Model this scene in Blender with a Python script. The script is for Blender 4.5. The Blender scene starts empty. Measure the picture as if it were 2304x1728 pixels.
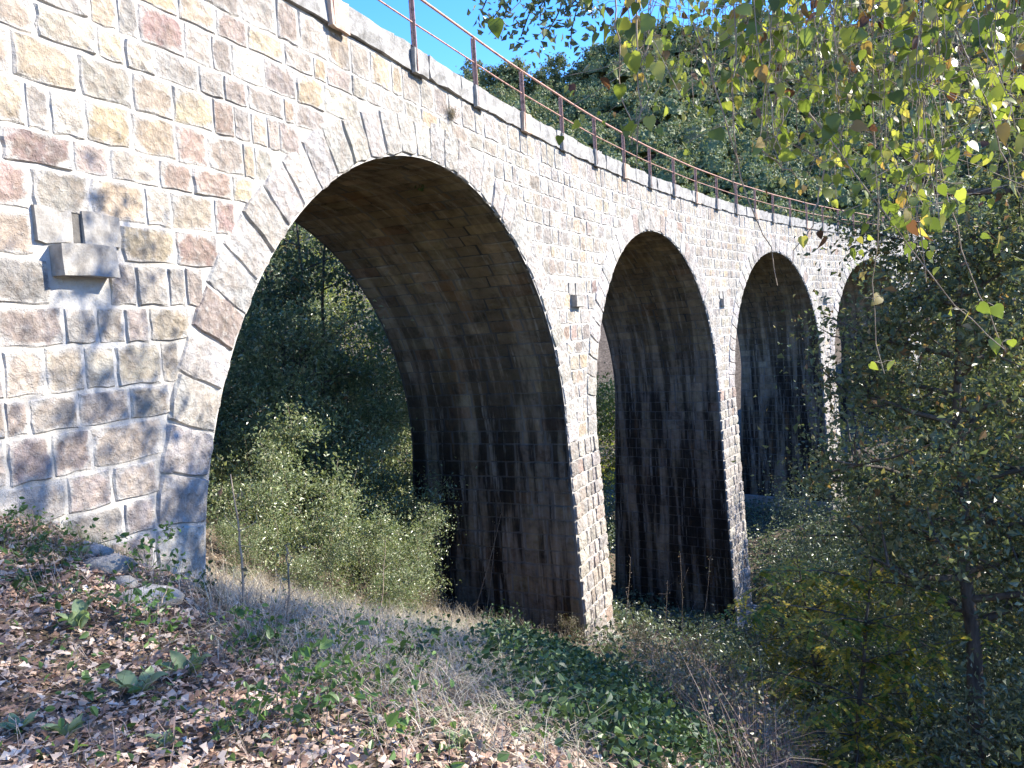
import bpy, math, random
import numpy as np
from mathutils import Matrix, Vector

# ------------------------------------------------------------------ camera
F_PX, PITCH, ROLL = 1755.4, -0.06482, -0.06338      # for a 2304 px wide picture
scene = bpy.context.scene
COL = scene.collection
cp, sp, cr, sr = math.cos(PITCH), math.sin(PITCH), math.cos(ROLL), math.sin(ROLL)
RIGHT = np.array([cr, -sp * sr, cp * sr]); UPV = np.array([-sr, -sp * cr, cp * cr]); FWD = np.array([0, cp, sp])
cam_d = bpy.data.cameras.new('camera'); cam = bpy.data.objects.new('camera', cam_d); COL.objects.link(cam)
cam_d.sensor_fit = 'HORIZONTAL'; cam_d.sensor_width = 36; cam_d.lens = F_PX * 36 / 2304
cam_d.clip_start = 0.05; cam_d.clip_end = 2000
cam.matrix_world = Matrix(((RIGHT[0], UPV[0], -FWD[0], 0), (RIGHT[1], UPV[1], -FWD[1], 0), (RIGHT[2], UPV[2], -FWD[2], 0), (0, 0, 0, 1)))
scene.camera = cam

# ------------------------------------------------------------------ sky, sun, exposure
SUN_AZ, SUN_EL = math.radians(80), math.radians(35)   # azimuth clockwise from +Y (the viewing direction)
w = bpy.data.worlds.new('World'); scene.world = w; w.use_nodes = True
nt = w.node_tree; bg = nt.nodes['Background']
sky = nt.nodes.new('ShaderNodeTexSky'); sky.sky_type = 'NISHITA'; sky.sun_disc = False
sky.sun_elevation = SUN_EL; sky.sun_rotation = SUN_AZ; sky.altitude = 300; sky.air_density = 1.0; sky.dust_density = 0.1; sky.ozone_density = 3.0
hs = nt.nodes.new('ShaderNodeHueSaturation'); hs.inputs['Hue'].default_value = .513; hs.inputs['Saturation'].default_value = 1.33; hs.inputs['Value'].default_value = 1.0
nt.links.new(sky.outputs[0], hs.inputs['Color']); nt.links.new(hs.outputs[0], bg.inputs[0]); bg.inputs[1].default_value = 0.14
sd = bpy.data.lights.new('sun', 'SUN'); sd.energy = 3.8; sd.angle = math.radians(0.53); sd.color = (1, .94, .83)
sun = bpy.data.objects.new('sun', sd); COL.objects.link(sun)
SDIR = Vector((math.sin(SUN_AZ) * math.cos(SUN_EL), math.cos(SUN_AZ) * math.cos(SUN_EL), math.sin(SUN_EL)))
sun.rotation_euler = SDIR.to_track_quat('Z', 'Y').to_euler(); sun.location = SDIR * 60
vs = scene.view_settings
vs.view_transform = 'Standard'; vs.look = 'None'; vs.exposure = 1.97; vs.gamma = 1; vs.use_curve_mapping = False
scene.cycles.max_bounces = 5; scene.cycles.diffuse_bounces = 3; scene.cycles.glossy_bounces = 2; scene.cycles.transmission_bounces = 2
scene.cycles.use_denoising = True

# ------------------------------------------------------------------ helpers
rng = np.random.default_rng(7)
RND = random.Random(5)

def ray(px, py):
    u, v = (px - 1152) / F_PX, (py - 864) / F_PX
    d = FWD + u * RIGHT - v * UPV
    return d / d[1]

def project(p):
    p = np.asarray(p, float); d = p @ FWD
    return 1152 + F_PX * (p @ RIGHT) / d, 864 - F_PX * (p @ UPV) / d, d

def mesh(name, V, groups, mat, col=None, smooth=False, rim=None):
    """one mesh from numpy arrays; groups = list of (M,k) face arrays"""
    me = bpy.data.meshes.new(name)
    V = np.asarray(V, np.float32).reshape(-1, 3)
    groups = [np.asarray(g, np.int32) for g in groups if len(g)]
    me.vertices.add(len(V)); me.vertices.foreach_set('co', V.ravel())
    loops = np.concatenate([g.ravel() for g in groups]); tot = np.concatenate([np.full(len(g), g.shape[1], np.int32) for g in groups])
    start = np.concatenate([[0], np.cumsum(tot)[:-1]]).astype(np.int32)
    me.loops.add(len(loops)); me.loops.foreach_set('vertex_index', loops)
    me.polygons.add(len(tot)); me.polygons.foreach_set('loop_start', start); me.polygons.foreach_set('loop_total', tot)
    me.polygons.foreach_set('use_smooth', np.full(len(tot), smooth))
    if rim is not None: col = np.concatenate([np.ones((len(V), 3)), np.asarray(rim)[:, None]], 1)
    if col is not None:
        a = me.attributes.new('col', 'FLOAT_COLOR', 'POINT'); a.data.foreach_set('color', np.asarray(col, np.float32).ravel())
    me.materials.append(mat); me.update(calc_edges=True); me.validate()
    return me

def obj(name, me, parent=None, label=None, cat=None, group=None, kind=None, loc=None, mw=None):
    o = bpy.data.objects.new(name, me); COL.objects.link(o)
    if loc is not None: o.location = loc
    if mw is not None: o.matrix_world = mw
    if parent: o.parent = parent
    if label: o['label'] = label
    if cat: o['category'] = cat
    if group: o['group'] = group
    if kind: o['kind'] = kind
    return o

class Acc:
    """collects shapes for one mesh"""
    def __init__(s): s.V = []; s.G = {}; s.n = 0; s.C = []
    def add(s, V, *groups, col=None, rim=None):
        V = np.asarray(V, float).reshape(-1, 3)
        for g in groups:
            g = np.asarray(g, int); s.G.setdefault(g.shape[1], []).append(g + s.n)
        s.V.append(V); s.n += len(V)
        if col is not None:
            c = np.tile(np.asarray(col, float), (len(V), 1)); s.C.append(c)
            if rim is not None: c[:, 3] = rim
    def box(s, M, x0, x1, y0, y1, z0, z1):
        c = np.array([[x, y, z] for z in (z0, z1) for y in (y0, y1) for x in (x0, x1)])
        c = c @ M[:3, :3].T + M[:3, 3]
        s.add(c, [[0, 2, 3, 1], [4, 5, 7, 6], [0, 1, 5, 4], [2, 6, 7, 3], [0, 4, 6, 2], [1, 3, 7, 5]])
    def tube(s, P, R, k=6):
        P = np.asarray(P, float); R = np.broadcast_to(np.asarray(R, float), (len(P),))
        T = np.gradient(P, axis=0); T /= np.linalg.norm(T, axis=1)[:, None] + 1e-9
        a = np.array([0, 0, 1.]) if abs(T[0, 2]) < .9 else np.array([1., 0, 0])
        U = np.cross(T, a); U /= np.linalg.norm(U, axis=1)[:, None] + 1e-9; W = np.cross(T, U)
        an = np.arange(k) / k * 2 * np.pi
        V = P[:, None] + R[:, None, None] * (np.cos(an)[None, :, None] * U[:, None] + np.sin(an)[None, :, None] * W[:, None])
        i = np.arange(len(P) - 1)[:, None] * k; j = np.arange(k)[None]; j2 = (j + 1) % k
        q = np.stack([i + j, i + j2, i + k + j2, i + k + j], -1).reshape(-1, 4)
        s.add(V.reshape(-1, 3), q)
    def build(s, name, mat, smooth=False):
        return mesh(name, np.concatenate(s.V), [np.concatenate(g) for g in s.G.values()], mat, np.concatenate(s.C) if s.C else None, smooth)

def unit(v): return v / (np.linalg.norm(v, axis=-1, keepdims=True) + 1e-9)

def leaf_quads(C, L, aspect=.55, droop=0.3, g=None, flat=0.0, fold=.18, out=None, round_=False):
    """a folded pointed leaf (two quads' worth: 4 verts, 2 tris) at each centre"""
    g = g or rng; N = len(C)
    a = unit(g.normal(size=(N, 3)) + np.array([0, 0, -droop])); nrm = g.normal(size=(N, 3))
    nrm = nrm * (1 - flat) + np.array([0, 0, 1.5]) * flat
    if out is not None: nrm = nrm * .8 + out
    if flat > 0: a = unit(a * np.array([1, 1, 1 - flat]))
    b = unit(np.cross(nrm, a)); n = np.cross(a, b)
    L = np.broadcast_to(np.asarray(L, float), (N,))[:, None]
    if round_:
        W_ = L * aspect; u_ = [(-.5, 0, 0), (-.28, .42, .6), (.08, .46, .7), (.5, 0, -.3), (.08, -.46, .7), (-.28, -.42, .6)]
        V = np.stack([C + a * L * q[0] + b * W_ * q[1] + n * L * fold * q[2] for q in u_], 1); i = np.arange(N)[:, None] * 6
        return V.reshape(-1, 3), np.concatenate([i + np.array([k]) for k in ((0, 1, 2), (0, 2, 3), (0, 3, 4), (0, 4, 5))])
    V = np.stack([C - a * L * .5, C + b * L * aspect * .5 + n * L * fold - a * L * .06, C + a * L * .5, C - b * L * aspect * .5 + n * L * fold - a * L * .06], 1)
    i = np.arange(N)[:, None] * 4
    return V.reshape(-1, 3), np.concatenate([i + np.array([[0, 1, 2]]), i + np.array([[0, 2, 3]])])

# ------------------------------------------------------------------ materials
def nmat(name):
    m = bpy.data.materials.new(name); m.use_nodes = True; t = m.node_tree
    return m, t, t.nodes['Principled BSDF']
def N(t, ty, **kw):
    n = t.nodes.new(ty)
    for k, v in kw.items(): setattr(n, k, v)
    return n
def ramp(t, stops, interp='LINEAR'):
    r = N(t, 'ShaderNodeValToRGB'); e = r.color_ramp; e.interpolation = interp
    while len(e.elements) < len(stops): e.elements.new(.5)
    for el, (p, c) in zip(e.elements, stops):
        el.position = p; el.color = (c, c, c, 1) if isinstance(c, (int, float)) else (*c, 1)
    return r
def noise(t, scale, detail=4, rough=.6, vec=None, dim='3D'):
    n = N(t, 'ShaderNodeTexNoise', noise_dimensions=dim); n.inputs['Scale'].default_value = scale; n.inputs['Detail'].default_value = detail; n.inputs['Roughness'].default_value = rough
    if vec is not None: t.links.new(vec, n.inputs['Vector'])
    return n
def mix(t, fac, a, b, blend='MIX'):
    m = N(t, 'ShaderNodeMix', data_type='RGBA', blend_type=blend)
    for sock, v in ((m.inputs[0], fac), (m.inputs[6], a), (m.inputs[7], b)):
        if isinstance(v, (int, float)): sock.default_value = v
        elif isinstance(v, tuple): sock.default_value = (*v, 1)
        else: t.links.new(v, sock)
    return m.outputs[2]
def bump(t, bsdf, h, strength, dist, prev=None):
    b = N(t, 'ShaderNodeBump'); b.inputs['Strength'].default_value = strength; b.inputs['Distance'].default_value = dist
    t.links.new(h, b.inputs['Height'])
    if prev is not None: t.links.new(prev, b.inputs['Normal'])
    t.links.new(b.outputs[0], bsdf.inputs['Normal']); return b.outputs[0]
def wpos(t, scale=(1, 1, 1), rot=0.0):
    g = N(t, 'ShaderNodeNewGeometry'); m = N(t, 'ShaderNodeMapping', vector_type='TEXTURE' if False else 'POINT')
    r = N(t, 'ShaderNodeVectorRotate', rotation_type='Z_AXIS'); r.inputs['Angle'].default_value = rot
    t.links.new(g.outputs['Position'], r.inputs['Vector']); t.links.new(r.outputs[0], m.inputs[0]); m.inputs['Scale'].default_value = scale
    return m.outputs[0]

def stone_mat(name, attr, vault=False, bumpy=1.0, crust=.4, smear=(.66, .86)):
    m, t, b = nmat(name); L = t.links
    if attr: c = N(t, 'ShaderNodeAttribute', attribute_name='col').outputs['Color']
    else: c = N(t, 'ShaderNodeObjectInfo').outputs['Color']
    p = wpos(t)
    n1 = noise(t, 3.2, 6, .62, p); n2 = noise(t, 17, 5, .7, p); n3 = noise(t, 70, 3, .7, p)
    v1 = ramp(t, [(.3, .5), (.5, 1.0), (.72, 1.3)]); L.new(n1.outputs[0], v1.inputs[0])
    c = mix(t, 1.0, c, v1.outputs[0], 'MULTIPLY')
    # blotches of another tint inside one stone
    n4 = noise(t, 5.5, 4, .6, p); r4 = ramp(t, [(.42, 0.), (.62, 1.)]); L.new(n4.outputs[0], r4.inputs[0])
    c = mix(t, r4.outputs[0], c, mix(t, .5, c, (.26, .20, .15)))
    if not vault:   # pointing mortar smeared over the stone's edges
        at_ = N(t, 'ShaderNodeAttribute', attribute_name='col'); ad = N(t, 'ShaderNodeMath', operation='MULTIPLY_ADD'); L.new(n4.outputs[0], ad.inputs[0]); ad.inputs[1].default_value = 1.5; L.new(at_.outputs['Alpha'], ad.inputs[2])
        re = ramp(t, [(smear[0], 0.), (smear[1], .92)]); sc_ = N(t, 'ShaderNodeMath', operation='MULTIPLY'); sc_.inputs[1].default_value = .5; L.new(ad.outputs[0], sc_.inputs[0]); L.new(sc_.outputs[0], re.inputs[0])
        c = mix(t, re.outputs[0], c, (.47, .44, .395))
        wq = wpos(t, (.55, .55, .32)); w1 = noise(t, 1.6, 7, .68, wq); wr = ramp(t, [(.50, 0.), (.66, .62)]); L.new(w1.outputs[0], wr.inputs[0]); c = mix(t, wr.outputs[0], c, (.19, .175, .155))
        # lime crust smeared from the joints, dark lichen specks
        r2 = ramp(t, [(.50, 0.), (.68, crust)]); L.new(n2.outputs[0], r2.inputs[0]); c = mix(t, r2.outputs[0], c, (.44, .42, .385))
        r3 = ramp(t, [(.62, 0.), (.75, .65)]); L.new(n3.outputs[0], r3.inputs[0]); c = mix(t, r3.outputs[0], c, (.10, .09, .085))
    else:           # water stains: soot-black and pale lime streaks running down the vault
        q = wpos(t, (1.5, .16, .13), math.radians(27)); s1 = noise(t, 1.35, 6, .62, q); k1 = ramp(t, [(.40, .07), (.485, .16), (.55, .75), (.7, 1.15)]); L.new(s1.outputs[0], k1.inputs[0])
        g = N(t, 'ShaderNodeNewGeometry'); sx = N(t, 'ShaderNodeSeparateXYZ'); L.new(g.outputs['Position'], sx.inputs[0])
        mr = N(t, 'ShaderNodeMapRange'); mr.inputs[1].default_value = 1.8; mr.inputs[2].default_value = -3.5; L.new(sx.outputs[2], mr.inputs[0])
        c = mix(t, 1.0, c, mix(t, mr.outputs[0], mix(t, .6, k1.outputs[0], (1.05, 1., .9)), k1.outputs[0]), 'MULTIPLY')
        q2 = wpos(t, (3.2, .3, .22), math.radians(27)); s2 = noise(t, 2.0, 7, .7, q2); k2 = ramp(t, [(.56, 0.), (.66, .7)]); L.new(s2.outputs[0], k2.inputs[0])
        c = mix(t, k2.outputs[0], c, (.29, .26, .215))
        q3 = wpos(t, (1.2, .35, .3), math.radians(27)); s3 = noise(t, 1.7, 4, .6, q3); k3 = ramp(t, [(.60, 0.), (.72, .6)]); L.new(s3.outputs[0], k3.inputs[0])
        c = mix(t, k3.outputs[0], c, (.16, .085, .035))
    L.new(c, b.inputs['Base Color']); b.inputs['Roughness'].default_value = .92; b.inputs['Specular IOR Level'].default_value = .25
    vo = N(t, 'ShaderNodeTexVoronoi', feature='F1'); vo.inputs['Scale'].default_value = 9; L.new(p, vo.inputs['Vector'])
    x = bump(t, b, vo.outputs['Distance'], .55 * bumpy, .05)
    x = bump(t, b, n2.outputs[0], .8 * bumpy, .05, x); bump(t, b, n3.outputs[0], .5 * bumpy, .012, x)
    return m

def mortar_mat():
    m, t, b = nmat('lime_mortar'); L = t.links; p = wpos(t)
    n1 = noise(t, 1.1, 6, .6, p); n2 = noise(t, 22, 5, .7, p)
    r = ramp(t, [(.3, (.33, .30, .26)), (.5, (.46, .43, .385)), (.7, (.54, .52, .485))]); L.new(n1.outputs[0], r.inputs[0])
    r2 = ramp(t, [(.55, 0.), (.75, .5)]); L.new(n2.outputs[0], r2.inputs[0])
    c = mix(t, r2.outputs[0], r.outputs[0], (.25, .235, .21))
    wq = wpos(t, (.55, .55, .32)); w1 = noise(t, 1.6, 7, .68, wq); wr = ramp(t, [(.50, 0.), (.66, .55)]); L.new(w1.outputs[0], wr.inputs[0]); c = mix(t, wr.outputs[0], c, (.21, .195, .175))
    L.new(c, b.inputs['Base Color']); b.inputs['Roughness'].default_value = .95
    bump(t, b, n2.outputs[0], .7, .03); return m

def vault_mortar_mat():
    m, t, b = nmat('stained_vault_mortar'); L = t.links
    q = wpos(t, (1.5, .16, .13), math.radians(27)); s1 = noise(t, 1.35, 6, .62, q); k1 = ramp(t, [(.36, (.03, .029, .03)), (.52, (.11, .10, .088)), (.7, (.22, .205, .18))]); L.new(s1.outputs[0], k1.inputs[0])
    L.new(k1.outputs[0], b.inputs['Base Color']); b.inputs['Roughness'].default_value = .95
    n2 = noise(t, 22, 5, .7, wpos(t)); bump(t, b, n2.outputs[0], .6, .03); return m

def leaf_mat(name, stops, trans=.4, rough=.45, spec=.4, hue_obj=False):
    m, t, b = nmat(name); L = t.links
    g = N(t, 'ShaderNodeNewGeometry'); r = ramp(t, stops); L.new(g.outputs['Random Per Island'], r.inputs[0]); c = r.outputs[0]
    if hue_obj:
        oi = N(t, 'ShaderNodeObjectInfo'); r = ramp(t, stops); L.new(oi.outputs['Random'], r.inputs[0]); c = r.outputs[0]
    n = noise(t, 6, 2, .5, wpos(t)); v = ramp(t, [(.3, .75), (.7, 1.25)]); L.new(n.outputs[0], v.inputs[0]); c = mix(t, 1., c, v.outputs[0], 'MULTIPLY')
    L.new(c, b.inputs['Base Color']); b.inputs['Roughness'].default_value = rough; b.inputs['Specular IOR Level'].default_value = spec
    tr = N(t, 'ShaderNodeBsdfTranslucent'); c2 = mix(t, 1., c, (1.35, 1.35, .8), 'MULTIPLY'); L.new(c2, tr.inputs[0])
    ms = N(t, 'ShaderNodeMixShader'); ms.inputs[0].default_value = trans
    L.new(b.outputs[0], ms.inputs[1]); L.new(tr.outputs[0], ms.inputs[2]); L.new(ms.outputs[0], t.nodes['Material Output'].inputs[0])
    return m

def plain_mat(name, stops, scale=8, rough=.85, bmp=.4, dist=.02, spec=.3, stretch=(1, 1, 1), metal=0):
    m, t, b = nmat(name); L = t.links; p = wpos(t, stretch)
    n = noise(t, scale, 6, .65, p); r = ramp(t, stops); L.new(n.outputs[0], r.inputs[0]); L.new(r.outputs[0], b.inputs['Base Color'])
    b.inputs['Roughness'].default_value = rough; b.inputs['Specular IOR Level'].default_value = spec; b.inputs['Metallic'].default_value = metal
    n2 = noise(t, scale * 3, 5, .7, p); bump(t, b, n2.outputs[0], bmp, dist); return m

def island_mat(name, stops, rough=.8, trans=0.0):
    m, t, b = nmat(name); L = t.links
    g = N(t, 'ShaderNodeNewGeometry'); r = ramp(t, stops); L.new(g.outputs['Random Per Island'], r.inputs[0])
    L.new(r.outputs[0], b.inputs['Base Color']); b.inputs['Roughness'].default_value = rough; b.inputs['Specular IOR Level'].default_value = .25
    if trans:
        tr = N(t, 'ShaderNodeBsdfTranslucent'); L.new(r.outputs[0], tr.inputs[0]); ms = N(t, 'ShaderNodeMixShader'); ms.inputs[0].default_value = trans
        L.new(b.outputs[0], ms.inputs[1]); L.new(tr.outputs[0], ms.inputs[2]); L.new(ms.outputs[0], t.nodes['Material Output'].inputs[0])
    return m

M_MORTAR = mortar_mat(); M_VMORTAR = vault_mortar_mat()
M_STONE = stone_mat('facing_stone', False); M_STONE_A = stone_mat('facing_stone_far', True)
M_GRAN = stone_mat('arch_granite', False, crust=.6, smear=(.80, .97)); M_GRAN_A = stone_mat('arch_granite_far', True, crust=.6, smear=(.80, .97))
M_VAULT = stone_mat('vault_stone', False, True, 1.0); M_VAULT_A = stone_mat('vault_stone_far', True, True, 1.0)
M_RUST = plain_mat('rusty_paint', [(.3, (.33, .15, .10)), (.5, (.48, .26, .19)), (.62, (.18, .08, .05)), (.8, (.50, .33, .27))], 9, .6, .3, .004, .4)
M_BARK = plain_mat('grey_brown_bark', [(.3, (.045, .036, .028)), (.55, (.11, .092, .075)), (.75, (.19, .17, .145))], 9, .9, .8, .02, .2, (1, 1, .3))
M_TWIG = plain_mat('pale_dry_twig', [(.3, (.16, .12, .085)), (.6, (.32, .26, .20)), (.8, (.42, .37, .30))], 14, .85, .3, .004)
M_ROCK = plain_mat('grey_rock', [(.3, (.16, .15, .13)), (.55, (.30, .28, .25)), (.75, (.44, .42, .39))], 6, .9, .8, .03)
M_SOIL = plain_mat('brown_soil', [(.3, (.045, .032, .022)), (.5, (.10, .075, .052)), (.7, (.19, .15, .11))], 5, .95, .8, .03)
M_HOLM = leaf_mat('holm_oak_leaf', [(0, (.058, .085, .045)), (.5, (.105, .140, .078)), (.85, (.17, .205, .12)), (1, (.27, .28, .19))], .25, .36, .5)
M_OAK = leaf_mat('oak_leaf', [(0, (.060, .085, .042)), (.5, (.115, .140, .068)), (.82, (.165, .18, .095)), (.94, (.25, .21, .09)), (1, (.24, .13, .06))], .38, .42, .5)
M_YEL = leaf_mat('sunlit_yellow_green_leaf', [(0, (0.120, 0.156, 0.036)), (.5, (0.192, 0.228, 0.054)), (1, (0.288, 0.276, 0.084))], .5, .45)
M_LOC = leaf_mat('locust_leaflet', [(0, (.09, .16, .03)), (.35, (.17, .22, .04)), (.6, (.40, .34, .05)), (1, (.52, .40, .05))], .45, .5)
M_PALE = leaf_mat('pale_shrub_leaf', [(0, (0.094, 0.133, 0.062)), (.5, (0.172, 0.211, 0.102)), (.85, (0.265, 0.296, 0.156)), (1, (0.390, 0.374, 0.250))], .3, .34, .55)
M_IVY = leaf_mat('ivy_leaf', [(0, (.022, .050, .020)), (.6, (.050, .095, .035)), (.9, (.10, .16, .05)), (1, (.17, .22, .08))], .22, .48, .4)
M_HERB = leaf_mat('fresh_green_leaf', [(0, (.055, .11, .035)), (.5, (.09, .17, .05)), (1, (.16, .24, .08))], .4, .4)
M_MULL = leaf_mat('woolly_grey_green_leaf', [(0, (.16, .22, .11)), (1, (.24, .30, .16))], .25, .7, .2)
M_CLEM = leaf_mat('clematis_leaf', [(0, (0.084, 0.120, 0.024)), (.35, (0.144, 0.192, 0.036)), (.7, (0.240, 0.276, 0.054)), (.86, (0.360, 0.336, 0.084)), (.93, (0.360, 0.240, 0.072)), (.97, (0.108, 0.048, 0.030)), (1, (0.072, 0.036, 0.024))], .5, .38, .5)
M_CLEM_O = leaf_mat('clematis_leaf_near', [(0, (0.084, 0.120, 0.024)), (.35, (0.144, 0.192, 0.036)), (.7, (0.240, 0.276, 0.054)), (.86, (0.360, 0.336, 0.084)), (.93, (0.360, 0.240, 0.072)), (.97, (0.108, 0.048, 0.030)), (1, (0.072, 0.036, 0.024))], .5, .38, .5, True)
M_HILL = leaf_mat('hillside_leaf', [(0, (.085, .115, .055)), (.5, (.15, .185, .095)), (.85, (.20, .225, .12)), (1, (.25, .20, .11))], .2, .6, .2)
M_LITTER = island_mat('fallen_leaf', [(0, (0.149, 0.086, 0.057)), (.25, (0.310, 0.196, 0.138)), (.5, (0.460, 0.322, 0.230)), (.75, (0.506, 0.391, 0.299)), (.92, (0.598, 0.506, 0.414)), (1, (0.138, 0.081, 0.057))], .65, .12)
M_STRAW = island_mat('dry_grass', [(0, (.24, .19, .13)), (.5, (.42, .36, .26)), (.85, (.54, .48, .38)), (1, (.18, .19, .08))], .7, .15)
M_GRASS = island_mat('green_grass', [(0, (.06, .10, .03)), (.6, (.12, .16, .05)), (1, (.24, .25, .10))], .6, .25)
M_BRAM = leaf_mat('bramble_leaf', [(0, (.08, .07, .04)), (.4, (.13, .14, .07)), (.7, (.20, .19, .12)), (1, (.20, .12, .09))], .3, .4, .5)
M_CANE = island_mat('dead_cane', [(0, (.10, .06, .045)), (.5, (.22, .15, .12)), (1, (.34, .28, .23))], .75)

# ------------------------------------------------------------------ terrain height
CPTS = np.array([(0, 0, -1.6), (-3, 0, -1.5), (-6, 0, -1.1), (-6, 4, -.8), (-2, 3, -1.72), (0, 3, -1.92), (-4.34, 6.44, -1.26), (-4.16, 6.86, -1.5), (-3.94, 7.37, -1.88),
    (-3.5, 8.41, -2.68), (-2, 6, -2.15), (-.8, 6, -2.55), (-1.5, 9, -3.45), (.6, 5.5, -3.0), (1.5, 19.5, -8.0), (2.4, 21.4, -8.7), (-3.1, 21.4, -7.1), (-3.4, 13, -4.5),
    (-.5, 13, -5.2), (1.2, 3, -2.5), (2.5, 3, -3.6), (5, 2, -4.6), (2, 8, -4.6), (4, 8, -6.2), (8, 8, -8.2), (5, 15, -9.2), (9.6, 33, -13.2), (4, 34, -12.), (16.8, 42, -11.),
    (12, 20, -12), (20, 30, -13), (14, 10, -10.5), (25, 15, -12), (2, -4, -1.7), (7, -4, -3.5), (13, 0, -8), (-5.5, 12, -2.8), (-9, 14, -1.2), (-8, 22, -4.2), (-16, 22, -1),
    (-12, 40, -3), (-1, 45, -9.5), (8, 58, -10), (24, 56, -8), (38, 45, -9), (45, 20, -10), (-30, 40, 5), (-30, 10, 6), (-14, 0, 2), (-8, -12, -.5), (10, -14, -3), (40, -10, -6), (-30, -20, 3), (30, 66, -4), (0, 66, -6), (-30, 66, 4)], float)
def _tps(d2): return d2 * np.log(d2 + 1e-9) * .5
def _fit():
    x = CPTS[:, :2]; n = len(x); K = _tps(((x[:, None] - x[None]) ** 2).sum(-1)) + np.eye(n) * .02
    P = np.hstack([np.ones((n, 1)), x]); A = np.zeros((n + 3, n + 3)); A[:n, :n] = K; A[:n, n:] = P; A[n:, :n] = P.T
    return np.linalg.solve(A, np.concatenate([CPTS[:, 2], np.zeros(3)]))
TPS = _fit()
def near_h(x, y):
    d2 = (x[:, None] - CPTS[None, :, 0]) ** 2 + (y[:, None] - CPTS[None, :, 1]) ** 2
    return _tps(d2) @ TPS[:-3] + TPS[-3] + TPS[-2] * x + TPS[-1] * y
def sstep(a, b, v): t = np.clip((v - a) / (b - a), 0, 1); return t * t * (3 - 2 * t)
RIDGE = np.array([(-200, 15), (-60, 30)] + [(ray(a, b)[0] * 150, ray(a, b)[2] * 150 - 4.5) for a, b in ((985, 168), (1080, 158), (1180, 165), (1260, 128), (1330, 85), (1400, 50), (1600, 8), (1900, -20), (2304, -60))] + [(200, 95)])
def far_h(x, y):
    ridge = np.interp(x, RIDGE[:, 0], RIDGE[:, 1]) + .8 * np.sin(x * .27 + 1)
    t = np.clip((y - 58 - .1 * x) / 92, 0, 1.0); up = t * (.75 + .25 * t)
    h = -7 + (ridge + 7) * up + 2.2 * np.sin(x * .09 + y * .06) * np.sin(np.pi * t) * up
    h = np.where(y > 150, ridge - (y - 150) * .22, h)
    side = np.clip((np.abs(x) - 60) * .25, 0, 40)
    return np.where(y < 60, -7 + side, np.maximum(h, -7 + side * .5))
def ground_h(x, y):
    x = np.atleast_1d(np.asarray(x, float)); y = np.atleast_1d(np.asarray(y, float))
    w_ = np.maximum(sstep(50, 75, y), np.maximum(sstep(32, 55, np.abs(x - 3)), sstep(14, 30, -y)))
    n = near_h(np.clip(x, -36, 50), np.clip(y, -22, 72))
    h = n * (1 - w_) + far_h(x, y) * w_
    return h + (.05 * np.sin(x * 2.1 + y * .7) * np.sin(y * 1.7 - x * .4) + .02 * np.sin(x * 5.3) * np.sin(y * 4.7)) * (1 - w_)
def gz(x, y): return float(ground_h(x, y)[0])
def at(px, py, ymax=60):
    d = ray(px, py); ys = np.arange(1.2, ymax, .02)
    h = ground_h(d[0] * ys, ys); i = np.argmax(d[2] * ys < h)
    return np.array([d[0] * ys[i], ys[i], h[i]])

def make_ground():
    xs = np.unique(np.concatenate([np.arange(-9, 12, .2), np.arange(-40, 60, 1.2), np.linspace(-700, 700, 57)]))
    ys = np.unique(np.concatenate([np.arange(-2, 24, .2), np.arange(-25, 75, 1.2), np.arange(75, 175, 3), np.linspace(-300, 900, 41)]))
    X, Y = np.meshgrid(xs, ys); Z = np.concatenate([ground_h(X[i], Y[i]) for i in range(len(ys))])
    near = (X.ravel() > -9) & (X.ravel() < 12) & (Y.ravel() < 24) & (Y.ravel() > -2)
    Z += near * rng.normal(0, .012, Z.shape)
    i, j = np.meshgrid(np.arange(len(xs) - 1), np.arange(len(ys) - 1)); k = (j * len(xs) + i).ravel(); nx = len(xs)
    me = mesh('ground', np.stack([X.ravel(), Y.ravel(), Z], 1), [np.stack([k, k + 1, k + nx + 1, k + nx], 1)], M_SOIL, None, True)
    obj('ground', me, kind='structure')
make_ground()

# ------------------------------------------------------------------ viaduct: plan curve
PS = np.linspace(-14, 95, 2181)
_k = np.interp(PS, [0, 10, 20, 32], [-.00013, .00898, .01142, .00859])
_th = np.cumsum(_k) * (PS[1] - PS[0]); _i0 = np.argmin(abs(PS)); PT = _th - _th[_i0] + .39993
PX = np.cumsum(np.sin(PT)) * (PS[1] - PS[0]); PY = np.cumsum(np.cos(PT)) * (PS[1] - PS[0])
PX += -3.13539 - PX[_i0]; PY += 9.27674 - PY[_i0]
R_IN, ZS, DEPTH_V, WID = 5.925, -2.837, .70, 4.6
CEN = [5.0 + 13.88 * i + (.05 if i else 0) for i in range(5)]
Z_COP, Z_TOP = 4.5, 4.9
S_END = 92.0
def heading(s): return np.interp(s, PS, PT)
def PL(s, n, z):
    """point at arc length s, n behind the front face, height z"""
    s, n, z = np.broadcast_arrays(np.asarray(s, float), n, z); t = heading(s)
    return np.stack([np.interp(s, PS, PX) - np.cos(t) * n, np.interp(s, PS, PY) + np.sin(t) * n, z], -1)
def frame(s):
    t = heading(s); return np.array([math.sin(t), math.cos(t), 0]), np.array([0, 0, 1.]), np.array([math.cos(t), -math.sin(t), 0])
BAT_F, BAT_B = .033, .06
def foot(s, n=0):
    p = PL(s, n, 0); return gz(p[0], p[1]) - .8

viaduct = obj('stone_viaduct', None, label='curving railway viaduct of rough stone with tall round arches', cat='viaduct')

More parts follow.
